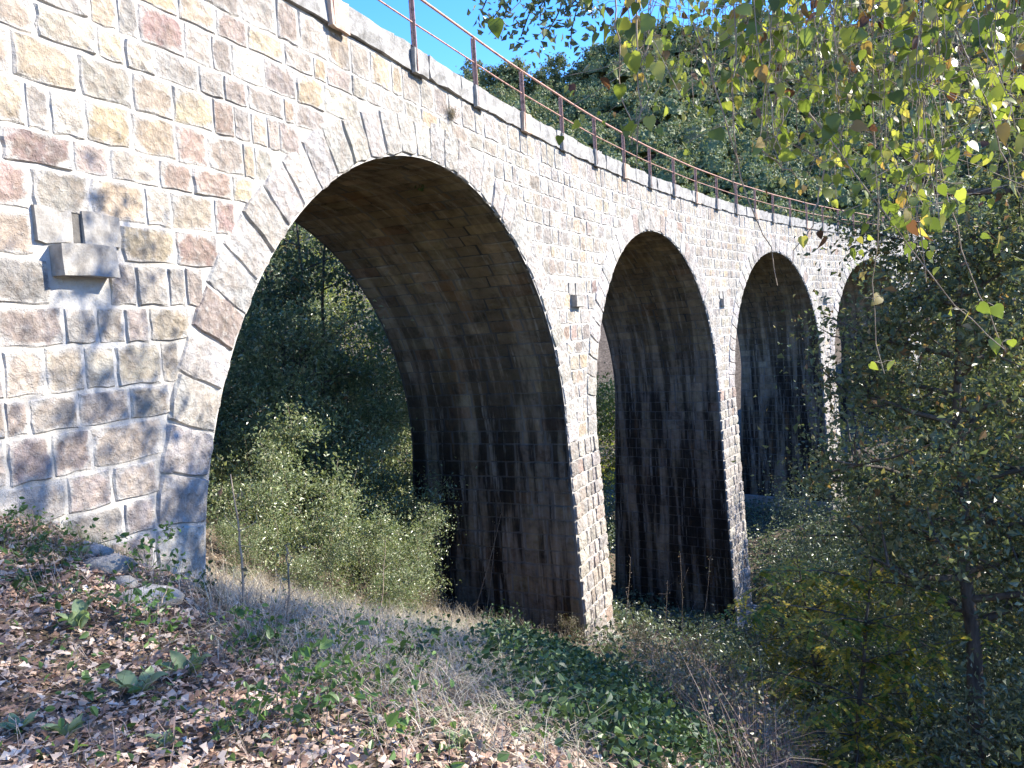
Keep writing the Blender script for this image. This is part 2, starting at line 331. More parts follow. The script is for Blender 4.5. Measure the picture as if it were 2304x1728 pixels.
def make_core():
    fr, va, vo_ = Acc(), [], []
    cuts = [-13.5]
    for c in CEN: cuts += [c - R_IN, c + R_IN]
    cuts.append(S_END)
    # upper walls over solid stretches and over the arches, from the springing up
    def strip(s, zb, zt, n, flip):
        P = np.concatenate([PL(s, n, zb), PL(s, n, zt)]); m = len(s); i = np.arange(m - 1)
        q = np.stack([i, i + 1, i + 1 + m, i + m], 1); fr.add(P, q[:, ::-1] if flip else q)
    for a in range(0, len(cuts), 2):
        s = np.linspace(cuts[a], cuts[a + 1], max(4, int((cuts[a + 1] - cuts[a]) / .5) + 2))
        for n, fl in ((0, False), (WID, True)): strip(s, np.full_like(s, ZS), np.full_like(s, Z_COP), n, fl)
    ph = np.linspace(np.pi, 0, 61)
    for c in CEN:
        s = c + R_IN * np.cos(ph); zb = ZS + R_IN * np.sin(ph)
        for n, fl in ((0, False), (WID, True)): strip(s, zb, np.full_like(s, Z_COP), n, fl)
        P = np.concatenate([PL(s, 0, zb), PL(s, WID, zb)]); i = np.arange(60); vo_.append((P, np.stack([i, i + 61, i + 62, i + 1], 1)))
    # piers with battered front and back
    for a in range(0, len(cuts), 2):
        s0, s1 = cuts[a], cuts[a + 1]; ends = a == 0 or a == len(cuts) - 2
        bf, bb = (0, 0) if ends else (BAT_F, BAT_B)
        s = np.linspace(s0, s1, max(3, int((s1 - s0) / .6) + 2)); m = len(s)
        zf = -16.0 if not ends else -9.0; H_ = ZS - zf
        P = np.concatenate([PL(s, 0, ZS), PL(s, -H_ * bf, zf), PL(s, WID, ZS), PL(s, WID + H_ * bb, zf)]); i = np.arange(m - 1)
        fr.add(P, np.stack([i + m, i + m + 1, i + 1, i], 1), np.stack([i + 2 * m, i + 2 * m + 1, i + 3 * m + 1, i + 3 * m], 1))
        va.append((P[[0, 2 * m, 3 * m, m]], P[[m - 1, 2 * m - 1, 4 * m - 1, 3 * m - 1]]))
    # deck
    s = np.linspace(-13.5, S_END, 180); P = np.concatenate([PL(s, .02, Z_COP), PL(s, WID - .02, Z_COP)]); i = np.arange(179)
    fr.add(P, np.stack([i, i + 1, i + 181, i + 180], 1))
    obj('wall_core', fr.build('wall_core', M_MORTAR), viaduct); 
    for j, (P, q) in enumerate(vo_):
        a = Acc(); a.add(np.concatenate([P, va[j][1][2:], va[j + 1][0][2:]]), q, [[0, 123, 122, 61]], [[60, 121, 124, 125]])
        obj('vault_lining', a.build('vault_lining', M_VMORTAR, True), viaduct)
make_core()

# ---- unit stones (x along the course, y up, z outward; 1 x 1 x 1), shared between alike pieces
def unit_stone(seed, nx=6, ny=5, rough=.42, rnd=.035, dome=1.0, wedge=0.0):
    g = np.random.default_rng(seed); u = np.concatenate([[-1], np.linspace(-.93, .93, nx - 1), [1]]); v = np.concatenate([[-1], np.linspace(-.92, .92, ny - 1), [1]]); U, Vv = np.meshgrid(u, v)
    e = 4.0 + g.uniform(0, 3); k = (np.abs(U) ** e + np.abs(Vv) ** e) ** (1 / e); k = np.maximum(k, np.maximum(abs(U), abs(Vv))); sc = np.maximum(abs(U), abs(Vv)) / np.maximum(k, 1e-6); sc[k < 1e-6] = 1
    sc = 1 - (1 - sc) * (rnd / .16); x = U * sc; y = Vv * sc
    edge = np.maximum(abs(U), abs(Vv)); inner = edge < .99
    x += g.normal(0, .05, x.shape) * (edge < .8); y += g.normal(0, .05, y.shape) * (edge < .8); x += .035 * np.sin(y * 4 + seed) * (edge >= .8); y += .05 * np.sin(x * 3.3 + seed * 1.7) * (edge >= .8)
    h = (1 - np.clip((edge - .5) / .5, 0, 1) ** 2 * .35) * dome
    tilt = g.normal(0, .22, 2); h = h + (U * tilt[0] + Vv * tilt[1]) * .6 + g.normal(0, rough, h.shape) * .5 * inner
    h = np.clip(h, .2, 1.6); h[~inner] = g.uniform(-.5, .3, h.shape)[~inner]
    x = np.clip(x, -1.04, 1.04) * .5; y = np.clip(y, -1.04, 1.04) * .5
    if wedge: x = x * (1 + wedge * y)
    V = np.stack([x, y, h], -1).reshape(-1, 3); n1 = nx + 1
    q = np.array([[j * n1 + i, j * n1 + i + 1, (j + 1) * n1 + i + 1, (j + 1) * n1 + i] for j in range(ny) for i in range(nx)])
    ring = [i for i in range(n1)] + [j * n1 + nx for j in range(1, ny + 1)] + [ny * n1 + i for i in range(nx - 1, -1, -1)] + [j * n1 for j in range(ny - 1, 0, -1)]
    B = V[ring].copy(); B[:, 2] = -.8; off = len(V); m = len(ring)
    sk = np.array([[off + a, off + (a + 1) % m, ring[(a + 1) % m], ring[a]] for a in range(m)])
    rim = np.concatenate([np.clip((edge.ravel() - .5) / .5, 0, 1), np.ones(m)])
    return np.concatenate([V, B]), np.concatenate([q, sk]), rim
def variants(name, n, mat, **kw):
    arr = [unit_stone(100 + i, **kw) for i in range(n)]
    return arr, [mesh(name, v, [f], mat, None, kw.get('rough', 1) < .2, r) for v, f, r in arr]
ROUGH = variants('rough_stone', 26, M_STONE)
ASH = variants('dressed_stone', 14, M_GRAN, rough=.22, rnd=.07, dome=.95)
WEDGE = variants('arch_wedge', 14, M_GRAN, rough=.24, rnd=.05, dome=.95, nx=5, ny=7, wedge=DEPTH_V / (R_IN + DEPTH_V / 2) * 1.0)
FLAT = variants('vault_block', 12, M_VAULT, rough=.30, rnd=.06, dome=.9, nx=4, ny=3)

PAL = [((0.430, 0.310, 0.172), 5), ((0.482, 0.370, 0.224), 4), ((0.378, 0.284, 0.206), 6), ((0.344, 0.267, 0.224), 5), ((0.310, 0.284, 0.258), 4), ((0.396, 0.361, 0.310), 5), ((0.258, 0.155, 0.129), 2), ((0.361, 0.224, 0.172), 3), ((0.447, 0.404, 0.335), 4), ((0.224, 0.189, 0.172), 2)]
GPAL = [((0.386, 0.378, 0.365), 6), ((0.437, 0.428, 0.412), 5), ((0.344, 0.336, 0.319), 3), ((0.395, 0.370, 0.336), 2), ((0.286, 0.210, 0.193), 1)]
BPAL = [((0.360, 0.329, 0.279), 6), ((0.396, 0.369, 0.324), 5), ((0.324, 0.302, 0.270), 4), ((0.378, 0.324, 0.243), 3), ((0.297, 0.270, 0.252), 2)]
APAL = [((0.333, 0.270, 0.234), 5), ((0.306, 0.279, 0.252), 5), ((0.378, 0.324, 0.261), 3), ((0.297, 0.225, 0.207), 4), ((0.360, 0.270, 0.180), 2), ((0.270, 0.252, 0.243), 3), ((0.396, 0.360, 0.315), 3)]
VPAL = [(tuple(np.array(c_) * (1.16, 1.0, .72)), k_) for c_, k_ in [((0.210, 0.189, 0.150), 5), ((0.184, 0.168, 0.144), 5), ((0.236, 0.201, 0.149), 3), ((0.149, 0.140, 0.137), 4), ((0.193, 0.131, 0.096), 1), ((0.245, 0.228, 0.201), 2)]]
PPAL = [((0.391, 0.357, 0.306), 5), ((0.340, 0.315, 0.281), 5), ((0.425, 0.391, 0.340), 4), ((0.357, 0.281, 0.221), 3), ((0.374, 0.221, 0.162), 1), ((0.289, 0.264, 0.246), 3)]
def pick(pal, dim=1.0):
    c = RND.choices([p[0] for p in pal], [p[1] for p in pal])[0]; k = RND.uniform(.82, 1.18) * dim; m_ = sum(c) / 3; c = tuple(m_ * t_ * .42 + q * .58 for q, t_ in zip(c, (1.12, 1.0, .84)))
    return (c[0] * k, c[1] * k * RND.uniform(.97, 1.03), c[2] * k * RND.uniform(.94, 1.06))

REC = {}      # part name -> list of (matrix 4x4, variant, colour)
def put(kind, centre, X, Y, Z, w_, h_, d_, nv, colr):
    M = np.eye(4); M[:3, 0] = X * w_; M[:3, 1] = Y * h_; M[:3, 2] = Z * d_; M[:3, 3] = centre
    REC.setdefault(kind, []).append((M, RND.randrange(nv), colr))

def blocked(z, pad=0.0):
    out = []
    for c in CEN:
        Rr = R_IN + DEPTH_V + pad; dz = z - ZS
        if 0 <= dz < Rr: x = math.sqrt(Rr * Rr - dz * dz); out.append((c - x, c + x))
        elif dz < 0: out.append((c - Rr, c + Rr))
    return out
SLOTS = [(-2.1, .92)] + [((CEN[i] + CEN[i + 1]) / 2, .72) for i in range(4)]
def lay_facing():
    z = ZS + .03
    while z < Z_COP - .12:
        h = RND.uniform(.31, .44)
        if Z_COP - z - h < .22: h = Z_COP - z - .02
        zm = z + h / 2
        iv = []; s = -5.2
        slot = [(ss - .30, ss + .30) if zm < zz + .15 else (ss - .43, ss + .47) for ss, zz in SLOTS if zz - .16 - h * .3 < zm < zz + .46 + h * .3]
        for a, b in sorted(blocked(zm) + slot):
            if a > s + .15: iv.append((s, a))
            s = max(s, b)
        iv.append((s, 80.0))
        for a, b in iv:
            q = a
            while q < b - .06:
                w_ = RND.uniform(.30, .70) if RND.random() > .12 else RND.uniform(.18, .3)
                if b - q - w_ < .2: w_ = b - q
                w_ = min(w_, .95); sc = q + w_ / 2; q += w_
                t, u, o = frame(sc); g = RND.uniform(.015, .035)
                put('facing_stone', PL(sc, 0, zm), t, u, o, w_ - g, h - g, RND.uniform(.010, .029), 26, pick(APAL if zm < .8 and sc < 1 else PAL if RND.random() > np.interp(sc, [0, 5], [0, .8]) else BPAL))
        z += h
def lay_abutment():      # the near abutment below the springing is underground; fill the strip down to the soil
    for zb in (ZS - .38, ZS - .76):
        q = -5.2
        while q < CEN[0] - R_IN - DEPTH_V:
            w_ = RND.uniform(.4, .8); w_ = min(w_, CEN[0] - R_IN - DEPTH_V - q + .02); t, u, o = frame(q + w_ / 2)
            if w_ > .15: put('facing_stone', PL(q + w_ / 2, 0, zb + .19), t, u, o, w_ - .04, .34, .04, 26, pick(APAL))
            q += w_
    for k in range(3):
        sc = CEN[0] - R_IN - DEPTH_V / 2; t, u, o = frame(sc)
        put('arch_stone', PL(sc, 0, ZS - .3 - .6 * k), t, u, o, DEPTH_V, .57, .075, 14, pick(GPAL))
def lay_rings():
    nst = 38; dphi = math.pi / nst
    for ci, c in enumerate(CEN):
        for k in range(nst):
            ph = (k + .5) * dphi; rm = R_IN + DEPTH_V / 2
            sc = c + rm * math.cos(ph); t, u, o = frame(sc)
            er = math.cos(ph) * t + math.sin(ph) * u; et = math.sin(ph) * t - math.cos(ph) * u
            put('arch_stone', PL(sc, 0, ZS + rm * math.sin(ph)), et, er, o, rm * dphi - .014, DEPTH_V - .01 + RND.uniform(-.03, .03), RND.uniform(.028, .055), 14, pick(GPAL))
def lay_vaults():
    nc = 56; dphi = math.pi / nc
    for c in CEN[:4]:
        for k in range(nc):
            ph = (k + .5) * dphi; t, u, o = frame(c); q = .03
            while q < WID - .05:
                w_ = RND.uniform(.4, .95); w_ = WID - .03 - q if WID - q - w_ < .3 else w_
                p = PL(c + R_IN * math.cos(ph), q + w_ / 2, ZS + R_IN * math.sin(ph)); t, u, o = frame(c + R_IN * math.cos(ph))
                er = math.cos(ph) * t + math.sin(ph) * u; ep = -math.sin(ph) * t + math.cos(ph) * u
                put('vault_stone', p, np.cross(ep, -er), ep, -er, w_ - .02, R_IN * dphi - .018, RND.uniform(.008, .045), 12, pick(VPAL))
                q += w_
def lay_piers():
    for i in range(4):
        a, b = CEN[i] + R_IN, CEN[i + 1] - R_IN
        z = ZS
        odd = 0
        zf = foot((a + b) / 2)
        while z > zf:
            h = RND.uniform(.34, .48); zm = z - h / 2; dn = (ZS - zm) * BAT_F; db = (ZS - zm) * BAT_B; odd ^= 1
            q = a; first = True
            while q < b - .02:
                w_ = (.62 if odd else .42) if first else RND.uniform(.28, .55)
                last = False
                rem = b - q - w_; qw = .42 if odd else .62
                if not first and rem < qw + .12: w_ = b - q - qw if b - q - qw > .15 else b - q
                if b - q <= qw + .13: w_ = b - q; last = True
                t, u, o = frame(q + w_ / 2); P = PL(q + w_ / 2, -dn, zm); up = unit(u * 1.0 + o * -BAT_F)
                nrm = np.cross(t, up); edge = first or last
                put('pier_stone', P, t, up, nrm, w_ - .025, h - .028, RND.uniform(.05, .085) if edge else RND.uniform(.03, .06), 14, pick(PPAL))
                first = False; q += w_
            # both jambs (faces along the bridge)
            for sj, sg in ((a, -1), (b, 1)):
                q = -dn + .03; end = WID + db - .03
                while q < end - .05:
                    w_ = RND.uniform(.38, .8); w_ = end - q if end - q - w_ < .25 else w_
                    t, u, o = frame(sj); P = PL(sj, q + w_ / 2, zm)
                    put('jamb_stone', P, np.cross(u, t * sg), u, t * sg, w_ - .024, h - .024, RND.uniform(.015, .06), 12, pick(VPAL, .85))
                    q += w_
            z -= h
lay_facing(); lay_abutment(); lay_rings(); lay_vaults(); lay_piers()

SETS = {'facing_stone': (ROUGH, M_STONE_A), 'arch_stone': (WEDGE, M_GRAN_A), 'vault_stone': (FLAT, M_VAULT_A), 'jamb_stone': (FLAT, M_VAULT_A), 'pier_stone': (ASH, M_GRAN_A)}
def realise():
    for kind, recs in REC.items():
        (arr, mes), mat = SETS[kind]
        def score(r):
            M = r[0]; x, y, d = project(M[:3, 3])
            if d < .5 or x < -60 or x > 2364 or y < -60 or y > 1790: return 0
            nrm = M[:3, 2]; face = -(nrm @ M[:3, 3]) / (np.linalg.norm(nrm) * np.linalg.norm(M[:3, 3]))
            return max(face, 0) * np.linalg.norm(M[:3, 0]) * np.linalg.norm(M[:3, 1]) / d ** 2
        sc = np.array([score(r) for r in recs]); order = np.argsort(-sc); acc = Acc()
        for j, i in enumerate(order):
            M, v, c = recs[i]
            if j < 300 and sc[i] > 0:
                o = bpy.data.objects.new(kind, mes[v]); COL.objects.link(o); o.matrix_world = Matrix(M.tolist()); o.parent = viaduct; o.color = (*c, 1)
            else:
                V, f, rm = arr[v]; acc.add(V @ M[:3, :3].T + M[:3, 3], f, col=(*c, 1), rim=rm)
        if acc.n: obj({'facing_stone': 'facing_masonry', 'arch_stone': 'arch_masonry', 'vault_stone': 'vault_masonry', 'jamb_stone': 'jamb_masonry', 'pier_stone': 'pier_masonry'}[kind], acc.build(kind + '_rest', mat), viaduct, kind='stuff')
realise()

# ---- coping, post blocks, corbels with their slots
POST_S = [2.2 + 2.33 * k for k in range(-5, 36)]
def bent_block(s0, s1, n0, n1, z0, z1, seed, jag=.012):
    g = np.random.default_rng(seed); m = 4; s = np.linspace(s0, s1, m + 1); a = Acc(); V = []
    for k in range(m + 1):
        for n, z in ((n0, z0), (n0, (z0 + z1) / 2), (n0, z1), ((n0 + n1) / 2, z1 + .01), (n1, z1), (n1, z0)):
            V.append(PL(s[k], n + g.normal(0, jag), z + g.normal(0, jag)))
    q = [[k * 6 + i, k * 6 + (i + 1) % 6, (k + 1) * 6 + (i + 1) % 6, (k + 1) * 6 + i] for k in range(m) for i in range(6)]
    a.add(V, q, [[0, 1, 2, 3, 4, 5][::-1]], [[m * 6 + i for i in range(6)]]); return a
M_COP = plain_mat('coping_granite', [(.3, (.15, .14, .125)), (.45, (.25, .238, .22)), (.6, (.34, .325, .30)), (.75, (.23, .20, .17))], 4.5, .9, .8, .03)
M_PINK = plain_mat('reddish_block', [(.3, (.34, .24, .18)), (.5, (.46, .34, .26)), (.7, (.50, .42, .34))], 5, .9, .7, .03)
def make_coping():
    s = -9.0; k = 0
    while s < 88:
        L = RND.uniform(.95, 1.5)
        for side in (0, 1):
            n0, n1 = (-.065 + RND.uniform(-.015, .015), .46) if side == 0 else (WID - .46, WID + .1)
            obj('coping_stone', bent_block(s + .008, s + L - .008, n0, n1, Z_COP + .004 + RND.uniform(-.012, .0), Z_TOP + RND.uniform(-.025, .015), 300 + k * 2 + side).build('coping_stone', M_COP), viaduct)
        s += L; k += 1
    for j, ps in enumerate(POST_S):
        obj('post_block', bent_block(ps - .06, ps + .38, -.13, -.05, Z_COP - .05, Z_TOP - .03 + RND.uniform(-.03, .02), 900 + j, .008).build('post_block', M_PINK if j % 3 == 2 else M_COP), viaduct)
    for j, (ss, zz) in enumerate(SLOTS):
        t, u, o = frame(ss); M = np.eye(4); M[:3, 0] = t; M[:3, 1] = u; M[:3, 2] = o; M[:3, 3] = PL(ss, 0, zz)
        obj('corbel', bent_block(ss - .29, ss + .29, -.16, .2, zz - .14, zz + .14, 930 + j, .012).build('corbel', M_GRAN_C), viaduct)
        for x0, x1 in ((-.42, -.06), (.05, .46)): obj('slot_stone', bent_block(ss + x0, ss + x1, -.035, .1, zz + .155, zz + .46, 940 + j, .008).build('slot_stone', M_GRAN_C), viaduct)
        a = Acc(); a.box(M, -.06, .05, .155, .46, -.2, .012); obj('slot_shade_fill', a.build('slot_shade_fill', M_VMORTAR), viaduct)  # solid dark box; its colour stands in for shade inside the slot
M_GRAN_C = plain_mat('corbel_granite', [(.3, (.18, .16, .14)), (.5, (.29, .27, .24)), (.7, (.38, .36, .33))], 7, .9, .7, .02)
make_coping()

# plinth at the foot of the second pier, ledge of the third
def plinth(i, z0, z1, out, name):
    a_, b_ = CEN[i] + R_IN, CEN[i + 1] - R_IN; dn = (ZS - z1) * BAT_F
    obj(name, bent_block(a_ - out, b_ + out, -dn - out, WID + 1.0, z0, z1, 77 + i, .03).build(name, M_COP), viaduct)
plinth(1, -15.5, -12.35, .28, 'pier_plinth'); plinth(2, -15.5, -10.3, .22, 'pier_plinth')

# ---- railing
railing = obj('iron_railing', None, label='rusty iron railing with two rails along the viaduct parapet', cat='railing')
def make_railing():
    for j, ps in enumerate(POST_S):
        t, u, o = frame(ps); M = np.eye(4); M[:3, 0] = t; M[:3, 1] = o; M[:3, 2] = u; M[:3, 3] = PL(ps, -.09, 0)
        a = Acc(); a.box(M, -.028, .028, -.006, .006, Z_COP - .02, 5.76); a.box(M, .0, .012, -.05, .05, Z_COP - .02, 5.755)
        obj('post', a.build('post', M_RUST), railing)
    for z, r_, nm in ((5.78, .024, 'top_rail'), (5.28, .015, 'middle_rail')):
        a = Acc(); s = np.arange(-8.9, 86, .6); a.tube(PL(s, -.09, z + .006 * np.sin(s * 1.3)), r_, 8); obj(nm, a.build(nm, M_RUST, True), railing)
make_railing()

# ------------------------------------------------------------------ plants
def wob(p0, p1, n, amp, g):
    t = np.linspace(0, 1, n)[:, None]; P = np.asarray(p0) * (1 - t) + np.asarray(p1) * t
    o = np.cumsum(g.normal(0, amp, (n, 3)), 0); o -= o[:1]; return P + o * (t if True else 1)

def plant_geo(H, R, hb, nl, nleaf, leaf, seed, mat, bark, droop=.2, aspect=.55, spread=.16, lean=(0, 0), stems=1, r0=None, up=.55, sub=5, squash=1.0, open_=0.0):
    """returns (trunk mesh, crown mesh): tapered trunk(s), limbs, twigs, and leaves clustered round the twigs"""
    g = np.random.default_rng(seed); tr = Acc(); anchors = []; r0 = r0 or H * .018
    for st in range(stems):
        a0 = g.uniform(0, 6.28); ex = R * (.45 if stems > 1 else .08)
        top = np.array([lean[0] + math.cos(a0) * ex, lean[1] + math.sin(a0) * ex, H * g.uniform(.82, .95)])
        T = wob((g.normal(0, .1) * (stems > 1), g.normal(0, .1) * (stems > 1), -.3), top, 10, H * .012, g)
        rr = r0 * (1 - .85 * np.linspace(0, 1, 10)) / math.sqrt(stems); rr[0] *= 1.35; tr.tube(T, rr, 7)
        for k in range(max(2, nl // stems)):
            t = hb + (1 - hb) * (k + g.uniform(.1, .9)) / max(2, nl // stems); t = min(t, .99)
            i = t * 9; b = T[int(i)] * (1 - i % 1) + T[min(int(i) + 1, 9)] * (i % 1)
            env = math.sqrt(max(.08, 1 - ((t - hb) / (1.02 - hb) * 1.25 - .35) ** 2)) * squash
            az = k * 2.4 + g.uniform(-.5, .5) + st; ln = R * env * g.uniform(.65, 1.12) / (1.25 if stems > 1 else 1)
            d = np.array([math.cos(az), math.sin(az), up * g.uniform(.4, 1.4)]); e = b + d * ln
            Lb = wob(b, e, 7, ln * .035, g); rl = np.interp(t, [0, 1], [r0 * .55, r0 * .2]) / math.sqrt(stems); tr.tube(Lb, rl * (1 - .8 * np.linspace(0, 1, 7)), 5)
            for q in range(sub):
                f = g.uniform(.3, 1.0); c = Lb[int(f * 6)]; dd = unit(g.normal(size=3) + d * .7 + np.array([0, 0, .25])); l2 = R * g.uniform(.2, .45)
                Tw = wob(c, c + dd * l2, 5, l2 * .05, g); tr.tube(Tw, rl * .3 * (1 - .8 * np.linspace(0, 1, 5)) + .003, 4)
                if g.random() > open_: anchors += [Tw[j] for j in (1, 2, 3, 4)] + [Tw[4]]
            anchors += [Lb[5], Lb[6]]
    A = np.array(anchors); wgt = g.gamma(1.3, 1., len(A)); idx = g.choice(len(A), nleaf, p=wgt / wgt.sum())
    C = A[idx] + g.normal(0, 1, (nleaf, 3)) * np.array([1, 1, .75]) * R * spread * g.uniform(.3, 1.2, (nleaf, 1))
    out = unit(C - A[idx]) * .8 + unit(C - np.array([lean[0] * .5, lean[1] * .5, H * (.5 + hb * .4)])) * .7 + np.array([0, 0, .4])
    V, f = leaf_quads(C, leaf * g.uniform(.4, 1.25, nleaf) * g.choice([.8, 1., 1.5], nleaf, p=[.35, .5, .15]), aspect, droop, g, out=out, round_=nleaf < 1000)
    return tr.build('trunk', bark, True), mesh('crown', V, [f], mat)

def plant(name, label, cat, x, y, geo, group=None, rot=0.0, scale=1.0, z=None):
    e = obj(name, None, label=label, cat=cat, group=group, loc=(x, y, gz(x, y) if z is None else z)); e.rotation_euler.z = rot; e.scale = (scale,) * 3
    obj('trunk' if cat == 'tree' else 'stems', geo[0], e); obj('crown' if cat == 'tree' else 'foliage', geo[1], e); return e

# ---- hillside wood
def hill_wood():
    g = np.random.default_rng(11); kinds = []
    for v in range(5):
        n = 560; u = unit(g.normal(size=(n, 3))); u[:, 2] = np.abs(u[:, 2]) * 1.0 - .25
        lump = 1 + .22 * np.sin(u[:, 0] * 5 + v) * np.cos(u[:, 1] * 4 + 2 * v) + .15 * np.sin(u[:, 2] * 9 + v)
        C = u * lump[:, None] * np.array([1, 1, 1.15]) * g.uniform(.84, 1.0, (n, 1)); kinds.append(C + np.array([0, 0, .75]))
    acc = Acc(); spots = []; cl = np.array([(985, 205), (1060, 240), (1167, 299), (1254, 344), (1337, 385), (1536, 448), (1696, 493), (1883, 524), (2304, 545)])
    for i in range(30000):
        y = g.uniform(64, 153) if i % 3 else g.uniform(125, 153); x = y * g.uniform(-.12, .78); r = g.uniform(1.5, 3.4)
        px, py, d = project((x, y, gz(x, y) + r * 2))
        if py > np.interp(px, cl[:, 0], cl[:, 1]) + 25 or py < -140: continue
        if any((x - a) ** 2 + (y - b) ** 2 < (min(r, q) * 1.4) ** 2 for a, b, q in spots): continue
        spots.append((x, y, r))
        if len(spots) >= 1250: break
    for j, (x, y, r) in enumerate(spots):
        z = gz(x, y); C = kinds[j % 5]; a = g.uniform(0, 6.28); c, s_ = math.cos(a), math.sin(a)
        k = g.choice(len(C), 500 if r > 2.4 else 370, replace=False)
        o = C[k] @ np.array([[c, -s_, 0], [s_, c, 0], [0, 0, 1]]).T
        nu, nv = 11, 6; uu, vv = np.meshgrid(np.arange(nu) / nu * 6.283, np.linspace(.02, 1.9, nv)); dx = np.stack([np.cos(uu) * np.sin(vv), np.sin(uu) * np.sin(vv), np.cos(vv)], -1).reshape(-1, 3)
        lm = (.56 + .10 * np.sin(dx[:, 0] * 5 + j) * np.cos(dx[:, 1] * 5 + 2 * j) + g.normal(0, .05, len(dx)))[:, None]
        bi = np.array([[q * nu + p, (q + 1) * nu + p, (q + 1) * nu + (p + 1) % nu, q * nu + (p + 1) % nu] for q in range(nv - 1) for p in range(nu)])
        acc.add(dx * lm * np.array([1, 1, 1.15]) * r + np.array([x, y, z - .3 + .75 * r]), bi)
        V, f = leaf_quads(o * r + np.array([x, y, z - .3]), g.uniform(.25, .55, len(k)) * (.6 + r * .17), .85, .0, g, out=unit(o - np.array([0, 0, .6])) * 1.3); acc.add(V, f)
    def scrub(name, label, n, x0, x1, y0, y1, r0, r1, keep, mat):
        ac = Acc(); k_ = 0
        while k_ < n:
            x, y, r = g.uniform(x0, x1), g.uniform(y0, y1), g.uniform(r0, r1)
            if not keep(x, y, r): continue
            k_ += 1; C = kinds[k_ % 5]; k = g.choice(len(C), 300, replace=False); o = C[k] * np.array([1, 1, g.uniform(.8, 1.5)])
            V, f = leaf_quads(o * r * g.uniform(.7, 1.05, (300, 1)) + np.array([x, y, gz(x, y) - .2 * r]), g.uniform(.09, .17, 300) * (.7 + .3 * r), .6, .1, g, out=unit(o - np.array([0, 0, .6])) * 1.2); ac.add(V, f)
        obj(name, ac.build(name, mat), label=label, cat='scrub', kind='stuff')
    def off(x, y, r):   # keep clear of the viaduct
        P = PL(PS[::20], 2.3, 0); return np.min((P[:, 0] - x) ** 2 + (P[:, 1] - y) ** 2) > (2.9 + r) ** 2
    def clear(x, y, r):   # leave the foot of the second pier in view
        px, py, d = project((x, y, gz(x, y) + 2.2 * r)); e = F_PX * r / d; return not (px + e > 1570 and px - e < 1745 and py < 1430)
    scrub('slope_scrub', 'scrub covering the slope behind the viaduct', 330, -30, 9, 22, 64, .8, 2.0, lambda x, y, r: off(x, y, r) and x < (y - 18) * .35 - 2 and -.75 < x / y < .25, M_HOLM)
    scrub('valley_scrub', 'shaded scrub on the valley floor before the far arches', 300, 3.5, 36, 11, 60, .5, 1.3, lambda x, y, r: off(x, y, r) and clear(x, y, r) and x > 2.5 + (y - 11) * .16 and x / y < .75, M_HOLM)
    obj('hillside_wood', acc.build('hillside_wood', M_HILL), label='dense evergreen wood covering the far hillside', cat='wood', kind='stuff')
    # trees on the skyline stand apart
    tg = [plant_geo(5.2, 2.2, .25, 12, 1500, .42, 60 + v, M_HILL, M_BARK, 0, .8, .2, r0=.14) for v in range(3)]
    for j in range(16):
        px = 990 + j * 38; x = ray(px, 160)[0] * 149 + g.uniform(-1, 1); y = 149 + g.uniform(-2, 2)
        plant('skyline_tree', 'rounded evergreen tree on the hill skyline against the blue sky', 'tree', x, y, tg[j % 3], 'trees on the hill skyline', g.uniform(0, 6), g.uniform(.75, 1.15))
hill_wood()

# ---- trees and shrubs seen through the first arch and beyond the bridge
GA = plant_geo(10.8, 2.6, .42, 18, 12000, .13, 21, M_OAK, M_BARK, .2, .6, .17, stems=3, r0=.17)
plant('slender_oak_tree', 'slender dark multi-stemmed tree standing in the middle of the first arch', 'tree', -5.7, 21.5, GA)
GB = plant_geo(9.5, 3.0, .25, 20, 16000, .13, 22, M_HOLM, M_BARK, .1, .5, .17, r0=.16)
plant('holm_oak_tree', 'dark evergreen oak at the left edge of the first arch', 'tree', -8.6, 22.5, GB)
GY = plant_geo(8.5, 2.8, .3, 18, 12000, .12, 23, M_YEL, M_BARK, .2, .6, .18, r0=.12)
plant('bright_green_tree', 'sunlit yellow-green tree behind the vault edge of the first arch', 'tree', -5.0, 29.5, GY)
plant('holm_oak_tree', 'evergreen oak behind the slender tree, low in the arch', 'tree', -8.2, 29.0, GB, None, 2.1, 1.05)
plant('holm_oak_tree', 'far evergreen oak closing the view through the first arch', 'tree', -12.5, 34.0, GB, None, 4.0, 1.25)
plant('bright_green_tree', 'yellow-green tree seen through the narrow gap of the second arch', 'tree', 3.6, 40.0, GY, None, 1.0, 1.15)
plant('bright_green_tree', 'far yellow-green tree high in the first arch', 'tree', -10.5, 41, GY, None, 3.0, 1.4)
plant('holm_oak_tree', 'dark evergreen oak beyond the second pier', 'tree', .5, 37, GB, None, 5.0, 1.1)
GP = plant_geo(5.6, 2.1, .12, 20, 13000, .115, 24, M_PALE, M_BARK, .1, .42, .15, stems=4, r0=.07)
plant('pale_shrub', 'tall pale-leaved shrub beside the dark first pier', 'shrub', -4.0, 23.3, GP)
plant('pale_shrub', 'glossy pale shrub leaning from the near abutment side of the arch', 'shrub', -6.2, 17.0, GP, None, 2.0, .92)
plant('pale_shrub', 'pale bush under the slender tree', 'shrub', -5.6, 24.5, GP, None, 4.4, .8)
plant('pale_shrub', 'tall pale shrub at the left behind the near abutment', 'shrub', -7.4, 19.6, GP, None, 1.1, 1.3)
plant('pale_shrub', 'tall pale shrub standing behind the slender tree', 'shrub', -5.1, 25.5, GP, None, 5.1, 1.45)
plant('pale_shrub', 'mid-height pale shrub filling the centre of the first arch', 'shrub', -5.9, 19.0, GP, None, 3.3, 1.05)
plant('pale_shrub', 'pale shrub rising beside the vault edge of the first arch', 'shrub', -4.3, 21.8, GP, None, .7, 1.15)
GS = plant_geo(2.6, 1.5, .1, 16, 6500, .09, 25, M_PALE, M_TWIG, .1, .5, .17, stems=6, r0=.035)
